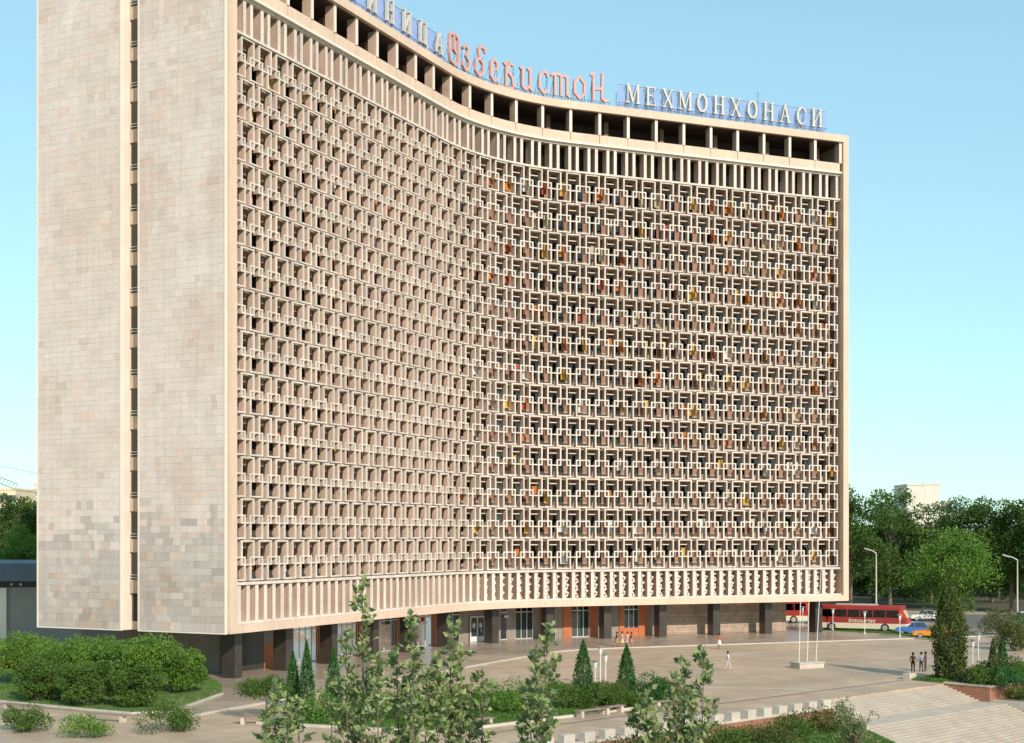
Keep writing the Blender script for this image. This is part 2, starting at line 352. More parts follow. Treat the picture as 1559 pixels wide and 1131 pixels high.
# cornice lines
mb = MB(); band(mb, -0.497, 37.497, -1.5, 0.42, 54.22, 54.44); mb.build('cornice', pale, hotel)
mb = MB(); band(mb, -0.497, 37.497, -0.3, 0.10, 54.0, 54.215); mb.build('window_band_head', white, hotel)
mb = MB(); band(mb, -0.497, 37.497, -0.35, 0.12, ZLT, ZLT + 0.2); mb.build('window_band_sill', white, hotel)
mb = MB(); band(mb, -0.497, 37.497, -1.0, 0.12, ZLB - 0.26, ZLB - 0.03); mb.build('screen_foot', white, hotel)
# loggia under the roof: columns, parapet panels, back wall, inner columns
colmesh = MB().box(-0.15, 0.15, -0.30, 0.55, 0, 2.45, 0).box(-0.16, 0.16, -0.42, -0.303, 0, 2.45, 1).mesh('loggia_column', [tan, pale])
NB = 25; LS = [-0.4 + i * 37.8 / NB for i in range(NB + 1)]
for i, s in enumerate(LS): link('loggia_column', colmesh, hotel, FM(s, 0, 55.43))
for i in range(NB):
    mb = MB(); band(mb, LS[i] + 0.012, LS[i+1] - 0.012, 0.1, 0.33, 54.443, 55.428); mb.build('parapet_panel', cream, hotel)
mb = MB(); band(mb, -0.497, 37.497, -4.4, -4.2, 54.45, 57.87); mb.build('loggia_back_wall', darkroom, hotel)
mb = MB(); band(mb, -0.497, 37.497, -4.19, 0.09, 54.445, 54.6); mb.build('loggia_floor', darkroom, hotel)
mb = MB(); band(mb, -0.497, 37.497, -4.19, 0.28, ZROOF - 0.93, ZROOF - 0.825); mb.build('loggia_ceiling', darkroom, hotel)  # dark ceiling panel; like back wall and floor, shade put into the colour
for i in range(NB):
    if i % 2 == 0:
        s = (LS[i] + LS[i+1]) / 2 + 0.1
        link('inner_column', MB().box(-0.25, 0.25, -0.25, 0.25, 0, 3.14).mesh('inner_column', brown), hotel, FM(s, -2.3, 54.603))
# tall window band under the cornice
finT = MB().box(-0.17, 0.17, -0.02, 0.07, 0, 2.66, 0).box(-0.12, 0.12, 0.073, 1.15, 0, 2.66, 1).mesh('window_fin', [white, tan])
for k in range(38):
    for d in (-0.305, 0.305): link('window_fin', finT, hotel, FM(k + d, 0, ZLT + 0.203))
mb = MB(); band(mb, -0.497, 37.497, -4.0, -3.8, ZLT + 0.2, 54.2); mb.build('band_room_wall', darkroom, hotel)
mb = MB(); band(mb, -0.497, 37.497, -4.0, -0.37, ZLT - 0.15, ZLT + 0.1); mb.build('band_room_floor', slabm, hotel)
CURT = [mat('curtain_orange', (0.62, 0.22, 0.05), 0.9, 0.15, 4), mat('curtain_yellow', (0.68, 0.45, 0.10), 0.9, 0.12, 4), mat('curtain_cream', (0.66, 0.58, 0.44), 0.9, 0.1, 4),
        mat('curtain_white', (0.74, 0.72, 0.66), 0.9, 0.08, 4), mat('curtain_red', (0.52, 0.12, 0.06), 0.9, 0.12, 4)]
def curtain_mesh(wd, h, m, folds=5):
    mb = MB(); n = folds * 2 + 1
    for i in range(n):
        x = -wd / 2 + wd * i / (n - 1); y = 0.05 * (1 if i % 2 else -1)
        mb.v += [(x, y, 0), (x, y, h)]
    for i in range(n - 1): mb.f.append((2*i, 2*i+2, 2*i+3, 2*i+1)); mb.m.append(0)
    return mb.mesh('curtain', m)
paneT = MB().box(-0.78, 0.78, -0.01, 0.01, 0, 2.75).mesh('band_pane', glass)
for k in range(38): link('window_pane', paneT, hotel, FM(k, -1.3, ZLT + 0.21)) if k > 0 else None
ctall = [curtain_mesh(0.55, 1.75, m, 3) for m in CURT]
for k in range(14, 38):
    for d in (-0.12, 0.30, 0.05):
        if random.random() < 0.42:
            c = random.choice([0, 0, 0, 3, 3, 2, 1, 4]); link('curtain', ctall[c], hotel, FM(k + d, -1.55, ZLT + 0.12))
# bottom band of fins with carved panels behind
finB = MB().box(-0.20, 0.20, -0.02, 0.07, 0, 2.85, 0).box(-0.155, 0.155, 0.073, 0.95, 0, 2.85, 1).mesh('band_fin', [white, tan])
carvs = []
for q in range(3):
    orn = MB(); n = 60; ph = q * 2.1
    for i in range(n + 1):
        zz = 2.78 * i / n; c = 0.13 * math.sin(2 * math.pi * zz / 0.8 + ph) + 0.04 * math.sin(zz * 11 + ph); wd = 0.12 + 0.07 * math.sin(4 * math.pi * zz / 0.8 + 0.7 + ph)
        orn.v += [(c - wd, -0.12, zz), (c + wd, -0.12, zz), (c + wd, 0.0, zz), (c - wd, 0.0, zz)]
    for i in range(n):
        for k in range(4): orn.f.append((4*i + k, 4*i + (k+1) % 4, 4*i + 4 + (k+1) % 4, 4*i + 4 + k)); orn.m.append(0)
    carvs.append(orn.mesh('carved_strip', white))
i = 0; s = 0.0
while s < 37.4:
    link('band_fin', finB, hotel, FM(s, 0, ZFB + 0.863))
    if s > 12: link('carved_strip', carvs[i % 3], hotel, FM(s + 0.25, -0.62, ZFB + 0.9))
    s += 0.5; i += 1
mb = MB(); band(mb, -0.497, 37.497, -1.2, -0.99, ZFB + 0.69, ZLB - 0.27); mb.build('band_back_wall', mat('band_back', (0.33, 0.19, 0.12), 0.85, 0.15, 0.6), hotel)

# latticed screen: overlapping boxes, upper ones at the half module, lower ones at the module
HW, TH = 0.338 * U, 0.078
FD = 0.60
def screen_unit(z_top, z_bot, proud, a0=-HW, a1=HW):
    mb = MB(); f0, f1 = -proud, 0.13 + proud
    mb.box(a0 - TH, a0 + TH, f0, f1, z_bot - TH * 0.8, z_top + TH * 0.8, 0)
    if a1 is not None: mb.box(a1 - TH, a1 + TH, f0, f1, z_bot - TH * 0.8, z_top + TH * 0.8, 0)
    e = a1 if a1 is not None else a0 + 0.5
    mb.box(a0 + TH, e - (TH if a1 is not None else 0), f0, f1, z_top - TH * 0.8, z_top + TH * 0.8, 0)
    mb.box(a0 + TH, e - (TH if a1 is not None else 0), f0, f1, z_bot - TH * 0.8, z_bot + TH * 0.8, 0)
    h = z_top - z_bot
    for a in (a0, a1):
        if a is None: continue
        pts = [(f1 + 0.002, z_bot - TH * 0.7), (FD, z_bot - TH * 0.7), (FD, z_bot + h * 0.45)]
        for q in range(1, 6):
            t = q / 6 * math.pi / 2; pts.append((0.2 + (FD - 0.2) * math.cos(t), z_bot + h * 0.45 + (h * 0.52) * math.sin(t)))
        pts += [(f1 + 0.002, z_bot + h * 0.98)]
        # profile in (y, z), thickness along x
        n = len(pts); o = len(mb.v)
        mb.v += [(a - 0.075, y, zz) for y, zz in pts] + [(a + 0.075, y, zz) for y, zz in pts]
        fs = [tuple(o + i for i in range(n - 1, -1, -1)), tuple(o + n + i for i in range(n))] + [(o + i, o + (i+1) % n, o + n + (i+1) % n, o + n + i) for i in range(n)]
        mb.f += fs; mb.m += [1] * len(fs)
    return mb
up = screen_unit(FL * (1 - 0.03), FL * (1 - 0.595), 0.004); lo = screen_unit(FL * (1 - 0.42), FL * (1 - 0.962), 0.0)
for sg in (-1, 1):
    x0, x1 = sorted((sg * (U / 2 - HW + TH), sg * (HW - TH))); lo.box(x0, x1, 0.135, 0.16, FL * 0.405 + 0.07, FL * 0.58 - 0.07, 2)  # dark plates added as the shade inside the hollow overlap squares
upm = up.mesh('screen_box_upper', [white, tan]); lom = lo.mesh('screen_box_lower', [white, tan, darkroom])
units = []
for fl in range(13):
    zz = ZLB + fl * FL
    for k in range(38): units.append((k, zz, 0))
    for k in range(37): units.append((k + 0.5, zz, 1))
def facing_size(s, zz):
    x, y, th = P(s); v = Vector((x, y, zz - ZC)); d = v.length; n = Vector((math.sin(th), -math.cos(th), 0))
    return max(-v.dot(n), 0) / d ** 3
units.sort(key=lambda q: -facing_size(q[0], q[1]))
rest = MB()
for i, (s, zz, kind) in enumerate(units):
    if i < 300: link('screen_box', upm if kind else lom, hotel, FM(s, 0, zz))
    else: rest._merge(up if kind else lo, FM(s, 0, zz))
ends = screen_unit(FL * 0.97, FL * 0.405, 0.004, 0.0, None)
for fl in range(13):
    rest._merge(ends, FM(37.5 - 0.332, 0, ZLB + fl * FL))
    rest._merge(ends, FM(-0.5 + 0.332, 0, ZLB + fl * FL) @ Matrix.Diagonal((-1, 1, 1, 1)))
r = rest.build('screen_boxes', [white, tan, darkroom], hotel); r['kind'] = 'stuff'
# floors, room walls and windows behind the screen
for fl in range(1, 13):
    mb = MB(); band(mb, -0.497, 37.497, -5.0, -0.37, ZLB + fl * FL - 0.24, ZLB + fl * FL - 0.02); mb.build('balcony_slab', slabm, hotel)
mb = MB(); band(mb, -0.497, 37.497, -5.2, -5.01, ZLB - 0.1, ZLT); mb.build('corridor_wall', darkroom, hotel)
wall = MB(); sills = MB()
for fl in range(13):
    zz = ZLB + fl * FL
    band(sills, -0.497, 37.497, -1.95, -1.70, zz - 0.018, zz + 0.7); band(wall, -0.497, 37.497, -1.95, -1.75, zz + 2.65, zz + FL - 0.245)
    for k in range(39): wall.box(-0.36, 0.36, 0, 0.2, 0.7, 2.65, 0, FM(min(max(k - 0.5, -0.33), 37.33), -1.75, zz))
wall.build('room_wall', brown, hotel); sills.build('sill_wall', mat('sill_render', (0.40, 0.31, 0.25), 0.85, 0.2, 0.6, fine=0.1), hotel)
wf = MB()
for x0, x1, z0, z1 in ((-0.79, -0.72, 0, 1.95), (0.72, 0.79, 0, 1.95), (-0.72, 0.72, 0, 0.08), (-0.72, 0.72, 1.87, 1.95), (0.1, 0.16, 0.08, 1.87)): wf.box(x0, x1, -0.03, 0.05, z0, z1)
wfm = wf.mesh('window', framem); wpm = MB().box(-0.72, 0.72, 0.0, 0.012, 0.08, 1.87).mesh('pane', glass)
wins = sorted([(k, fl) for k in range(38) for fl in range(13)], key=lambda q: -facing_size(q[0], ZLB + q[1] * FL) * (1 if q[0] > 12 else 0.2))
rw = MB()
cst = [curtain_mesh(0.6, 1.5, m, 4) for m in CURT] + [curtain_mesh(0.95, 1.4, m, 6) for m in CURT]
nc = 0; morec = MB()
cst_mb = {}
for i, (k, fl) in enumerate(wins):
    M = FM(k, -1.80, ZLB + fl * FL + 0.70)
    if i < 300:
        o = link('window', wfm, hotel, M); link('pane', wpm, o)
    else: rw._merge(wf, M)
    pr = 0.68 if fl > 3 else 0.42
    if random.random() < pr * (1.0 if k > 12 else 0.62):
        c = random.choice([0, 0, 1, 1, 2, 2, 3, 4] if fl > 3 else [3, 3, 2, 2, 1, 0]); wide = random.random() < 0.25
        M = FM(k + random.uniform(-0.18, 0.14) + (0.22 if random.random() < 0.72 else 0.68), random.uniform(-1.2, -0.85), ZLB + fl * FL + random.uniform(0.55, 0.95)); me = cst[c + (5 if wide else 0)]
        if nc < 298: link('curtain', me, hotel, M); nc += 1
        else: morec.add([M @ v_.co for v_ in me.vertices], [tuple(p_.vertices) for p_ in me.polygons], c)
o = morec.build('distant_curtains', CURT, hotel); o['kind'] = 'stuff'
pel = MB().box(-0.5, 0.5, -0.04, 0.04, 0, 0.10).box(-0.42, -0.38, -0.02, 0.02, 0.10, 0.42).box(0.38, 0.42, -0.02, 0.02, 0.10, 0.42); lintel_barm = pel.mesh('sunlit_lintel_bar', pale); rp = MB()  # pale bars added to imitate sunlight catching the lintels
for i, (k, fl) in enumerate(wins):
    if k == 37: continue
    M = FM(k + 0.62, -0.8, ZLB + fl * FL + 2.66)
    if i < 300: link('sunlit_lintel_bar', lintel_barm, hotel, M)
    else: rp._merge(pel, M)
r = rp.build('distant_sunlit_bars', pale, hotel); r['kind'] = 'stuff'
r = rw.build('distant_windows', framem, hotel); r['kind'] = 'stuff'

# stone end wall: two panels of marble slabs, a window slit between them
ct, st_ = math.cos(T0), math.sin(T0)
cx0, cy0, _ = P(S0, FRONT)
ME = Matrix(((-st_, ct, 0, cx0), (ct, st_, 0, cy0), (0, 0, 1, 0), (0, 0, 0, 1)))    # x = along the end wall away, y = into the building
def w_of(xp):
    k = (xp - CX) / F_PX; return (k * cy0 - cx0) / (-st_ - k * ct)
W1, W2, W3, W4 = w_of(346), w_of(214.5), w_of(187), w_of(61)
ewall = MB().box(W1, W2, -0.22, 0.2, 3.9, 57.8, 0, ME).box(W3, W4, -0.22, 0.2, 3.9, 57.8, 0, ME).build('end_wall', jointm, hotel)
trim = MB()
for a in (W1, W2, W3, W4): trim.box(a - 0.06, a + 0.06, -0.31, -0.1, 3.8, 57.85, 0, ME)
for a, b in ((W1, W2), (W3, W4)): trim.box(a + 0.06, b - 0.06, -0.31, -0.1, 3.8, 3.91, 0, ME)
trim.build('panel_trim', pale, hotel)
tiles = []
for a0, a1 in ((W1 + 0.10, W2 - 0.10), (W3 + 0.10, W4 - 0.10)):
    z = 3.93
    while z < 57.5:
        h = random.choice([0.42, 0.55, 0.55, 0.7]); h = min(h, 57.78 - z); a = a0
        while a < a1 - 0.05:
            wd = random.choice([0.5, 0.65, 0.8, 1.0, 1.2])
            if a1 - a - wd < 0.35: wd = a1 - a
            tiles.append((a, a + wd, z, z + h)); a += wd
        z += h
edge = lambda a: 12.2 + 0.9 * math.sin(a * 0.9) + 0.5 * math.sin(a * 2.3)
patch = [(random.uniform(W1, W4), random.uniform(4, 57), random.uniform(1.0, 3.4), random.uniform(-0.07, 0.05)) for _ in range(90)]
def tint(a, z):
    t = np.array([1.0, 1.0, 1.0]) * random.uniform(0.965, 1.03)
    q = random.random()
    if q < 0.07: t *= (1.02, 0.94, 0.90)
    elif q < 0.14: t *= (0.96, 0.965, 0.965)
    elif q < 0.16: t *= (0.90, 0.87, 0.86)
    for pa, pz_, pr, pd in patch:
        if (a - pa) ** 2 + (z - pz_) ** 2 < pr * pr: t *= (1 + pd * 0.6, 1 + pd, 1 + pd * 1.2)
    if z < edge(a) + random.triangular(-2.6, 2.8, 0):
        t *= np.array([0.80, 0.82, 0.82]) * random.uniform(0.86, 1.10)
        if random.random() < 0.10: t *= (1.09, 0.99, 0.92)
    return tuple(np.clip(t, 0, 1.3))
def tile_mesh(lst, name):
    mb = MB(); cols = []
    for a0, a1, z0, z1 in lst:
        d = -0.262 - random.uniform(0, 0.012); g_ = 0.005
        vs = [ME @ Vector(p) for p in ((a0+g_, d, z0+g_), (a1-g_, d, z0+g_), (a1-g_, d, z1-g_), (a0+g_, d, z1-g_), (a0+g_, -0.21, z0+g_), (a1-g_, -0.21, z0+g_), (a1-g_, -0.21, z1-g_), (a0+g_, -0.21, z1-g_))]
        mb.add(vs, [(0, 1, 2, 3), (0, 4, 5, 1), (1, 5, 6, 2), (2, 6, 7, 3), (3, 7, 4, 0)])
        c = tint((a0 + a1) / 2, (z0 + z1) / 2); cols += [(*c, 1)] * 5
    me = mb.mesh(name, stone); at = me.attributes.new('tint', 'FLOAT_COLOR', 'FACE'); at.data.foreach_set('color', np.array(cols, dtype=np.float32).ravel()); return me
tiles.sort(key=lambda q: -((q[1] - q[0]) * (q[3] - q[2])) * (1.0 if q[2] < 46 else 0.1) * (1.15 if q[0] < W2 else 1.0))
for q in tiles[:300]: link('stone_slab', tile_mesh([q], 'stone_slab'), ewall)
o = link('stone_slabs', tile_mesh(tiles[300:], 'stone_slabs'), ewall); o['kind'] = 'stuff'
# slit with landings and stair windows
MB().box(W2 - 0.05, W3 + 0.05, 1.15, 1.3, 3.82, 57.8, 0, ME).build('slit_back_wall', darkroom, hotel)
MB().box(W3 - 0.09, W3 + 0.05, -0.099, 1.15, 3.82, 57.8, 0, ME).build('slit_side', pale, hotel)
MB().box(W2 - 0.05, W2 + 0.09, -0.099, 1.15, 3.82, 57.8, 0, ME).build('slit_side', pale, hotel)
for i in range(17):
    zz = ZLB + (i - 1) * FL - 1.02
    if zz + 2.2 > 57: break
    if zz < 3.83: continue
    MB().box(W2 + 0.09, W3 - 0.09, 0.70, 1.14, zz, zz + 1.05, 0, ME).build('landing_spandrel', tan, hotel)
    win = MB().box(W2 + 0.1, W3 - 0.1, 0.85, 0.91, zz + 1.05, zz + 1.13, 0, ME).box(W2 + 0.1, W3 - 0.1, 0.85, 0.91, zz + FL - 0.08, zz + FL - 0.002, 0, ME).box(W2 + 0.1, W2 + 0.16, 0.85, 0.91, zz + 1.12, zz + FL - 0.07, 0, ME).box(W3 - 0.16, W3 - 0.1, 0.85, 0.91, zz + 1.12, zz + FL - 0.07, 0, ME).build('stair_window', framem, hotel)
    MB().box(W2 + 0.1, W3 - 0.1, 0.87, 0.885, zz + 1.13, zz + FL - 0.08, 0, ME).build('pane', mat('stair_glass', (0.06, 0.06, 0.055), 0.15, 0.3, 0.4, spec=0.5), win)
    rl = MB()
    for q in range(2): rl.box(W2 + 0.1, W3 - 0.1, 0.68, 0.72, zz + 1.25 + q * 0.22, zz + 1.30 + q * 0.22, 0, ME)
    rl.build('handrail', alu, win)

# ground floor: pillars, recessed wall with brick, orange pilasters, glazing and doors
ZG = 0.07; HG = ZFB - ZG
BW = -4.1                                            # plane of the recessed wall
for i in range(13):
    s = 0.5 + 3 * i
    pm = MB().box(-0.47, 0.47, 0, 1.3, 0, HG - 0.002).mesh('pillar', blackstone)
    link('pillar', pm, hotel, FM(s, -0.95, ZG))
sL, sR = s_of(345, BW), s_of(1197, BW)
mb = MB(); band(mb, sL, sR, -16, BW - 0.3, ZG, ZFB - 0.002); mb.build('ground_floor_core', greystone, hotel)
def wall_piece(name, x0, x1, m, b=0.0, z0=0.0, z1=None, par=None):
    a, c = s_of(x0, BW), s_of(x1, BW); mb = MB(); band(mb, a, c, BW - 0.28, BW + b, ZG + 0.002 + z0, (ZFB - 0.004) if z1 is None else ZG + z1)
    return mb.build(name, m, hotel if par is None else par)
stonem = mat('rough_stone_wall', (0.42, 0.32, 0.245), 0.9, 0.2, 1.0, fine=0.25, bump=0.5, bscale=6)
def course_wall(x0, x1):
    w_ = wall_piece('stone_wall', x0, x1, mat('wall_mortar', (0.20, 0.15, 0.115), 0.9), -0.06)
    a, c = s_of(x0, BW), s_of(x1, BW); z = ZG + 0.01; L = (c - a) * U
    while z < ZFB - 0.1:
        h = min(random.uniform(0.16, 0.30), ZFB - 0.01 - z); q = 0.0; mb = MB()
        while q < L - 0.05:
            wd = random.uniform(0.5, 1.6); wd = L - q if L - q - wd < 0.3 else wd
            band(mb, a + (q + 0.012) / U, a + (q + wd - 0.012) / U, BW - 0.1, BW - random.uniform(0, 0.035), z + 0.012, z + h - 0.012); q += wd
        mb.build('stone_course', mat('course_%d' % random.randrange(4), random.choice([(0.44, 0.33, 0.25), (0.38, 0.29, 0.22), (0.48, 0.38, 0.29), (0.40, 0.28, 0.21)]), 0.9, 0.22, 1.4, fine=0.2, bump=0.4, bscale=8), w_)
        z += h
course_wall(345, 366); course_wall(1000, 1197)
def glazing(x0, x1, n, blind=0.0, name='glazing'):
    fr = wall_piece(name, x0, x1, darkroom, -0.26)
    a, c = s_of(x0, BW), s_of(x1, BW); mb = MB()
    band(mb, a, c, BW - 0.1, BW - 0.02, ZG + 0.01, ZG + 0.1); band(mb, a, c, BW - 0.1, BW - 0.02, ZG + 2.95, ZG + 3.05); band(mb, a, c, BW - 0.1, BW - 0.02, ZFB - 0.1, ZFB - 0.01)
    for i in range(n + 1): mb.box(-0.04, 0.04, 0.015, 0.11, 0.1, HG - 0.1, 0, FM(a + (c - a) * i / n, BW, ZG))
    mb.build('mullions', alu, fr)
    for i in range(n):
        p = MB(); q = (c - a) / n; band(p, a + q * i + 0.02, a + q * (i+1) - 0.02, BW - 0.07, BW - 0.058, ZG + 0.11, ZFB - 0.11); p.build('pane', glass, fr)
        if random.random() < blind:
            p = MB(); band(p, a + q * i + 0.02, a + q * (i+1) - 0.02, BW - 0.18, BW - 0.16, ZG + 0.11, ZG + 2.95); p.build('blind', mat('grey_blind', (0.50, 0.49, 0.47), 0.9, 0.06, 3), fr)
def pilaster(x0, x1): wall_piece('orange_pilaster', x0, x1, orange, 0.12)
wall_piece('wall_panel', 366, 402, blackstone, 0.0)
wall_piece('orange_panel', 402, 428, orange, 0.02, 0.0, 2.1); wall_piece('wall_panel', 402, 428, greystone, 0.0, 2.1)
wall_piece('wall_panel', 428, 447, greystone); glazing(447, 484, 4); pilaster(484, 495); wall_piece('wall_panel', 495, 513, greystone)
glazing(513, 545, 4); pilaster(545, 553); glazing(553, 606, 5); pilaster(606, 610); glazing(610, 659, 5); pilaster(659, 669)
glazing(669, 700, 3); wall_piece('wall_panel', 700, 713, greystone, 0.05); wall_piece('wall_panel', 750, 762, greystone, 0.05)
wall_piece('door_header', 713, 750, greystone, 0.05, 2.75); glazing(762, 772, 1); wall_piece('wall_panel', 772, 785, greystone, 0.02)
glazing(785, 811, 3, 1.0); wall_piece('wall_panel', 811, 822, greystone); pilaster(822, 832); glazing(832, 846, 1); wall_piece('wall_panel', 846, 857, greystone)
pilaster(857, 870); glazing(870, 897, 3, 1.0); pilaster(897, 910); wall_piece('wall_panel', 910, 919, greystone); glazing(919, 930, 1); wall_piece('wall_panel', 930, 942, greystone)
pilaster(942, 950); glazing(950, 972, 3, 1.0); wall_piece('orange_panel', 950, 972, orange, 0.03, 0.0, 0.9); pilaster(972, 986); wall_piece('wall_panel', 986, 1000, greystone)
# entrance door: three leaves in a white frame, each with a round emblem
a, c = s_of(713.5, BW), s_of(749.5, BW)
door = MB(); doorw = (c - a) * U; MD = FM((a + c) / 2, BW + 0.06, ZG)
whitem = mat('door_white', (0.75, 0.74, 0.70), 0.5, 0.06, 2.0)
for x in (-doorw/2, -doorw/6, doorw/6, doorw/2): door.box(x - 0.06, x + 0.06, -0.05, 0.08, 0, 2.74, 0, MD)
door.box(-doorw/2 + 0.06, doorw/2 - 0.06, -0.05, 0.08, 2.6, 2.74, 0, MD).box(-doorw/2 + 0.06, doorw/2 - 0.06, -0.03, 0.08, 0.02, 0.55, 0, MD)
dr = door.build('door', whitem, hotel)
for x in (-doorw/3, 0, doorw/3):
    MB().box(x - doorw/6 + 0.06, x + doorw/6 - 0.06, 0.03, 0.045, 0.55, 2.6, 0, MD).build('door_pane', mat('door_glass_dark', (0.03, 0.03, 0.035), 0.08, 0.1, 2, spec=0.6), dr)
    n = 10; em = MB(); vs = [MD @ Vector((x + 0.19 * math.cos(2*math.pi*q/n), y, 1.72 + 0.30 * math.sin(2*math.pi*q/n))) for y in (-0.012, 0.028) for q in range(n)]
    em.add(vs, [tuple(range(n)), tuple(range(2*n-1, n-1, -1))] + [(q, q+n, (q+1) % n + n, (q+1) % n) for q in range(n)]); em.build('emblem', lampw, dr)
MB().box(-0.05, 0.05, -0.12, -0.05, 1.0, 1.3, 0, MD).build('door_handle', alu, dr)
wall_piece('dark_end_wall', 338, 345, blackstone, -0.3)
sg = MB().box(-0.35, 0.35, -0.06, 0.0, 0, 0.28, 0, FM(s_of(646, BW + 0.3), BW + 0.3, 2.35)).build('small_sign', lampw, hotel)
MB().box(-0.28, 0.28, -0.08, 0.02, 0.3, 0.75, 0, FM(s_of(643, BW + 0.3), BW + 0.3, 2.35)).build('red_sign', mat('red_sign', (0.5, 0.03, 0.03), 0.5), hotel)
MB().box(-0.25, 0.25, -0.06, 0.0, 0, 0.25, 0, FM(s_of(770, BW + 0.1), BW + 0.1, 2.5)).build('small_sign', lampw, hotel)

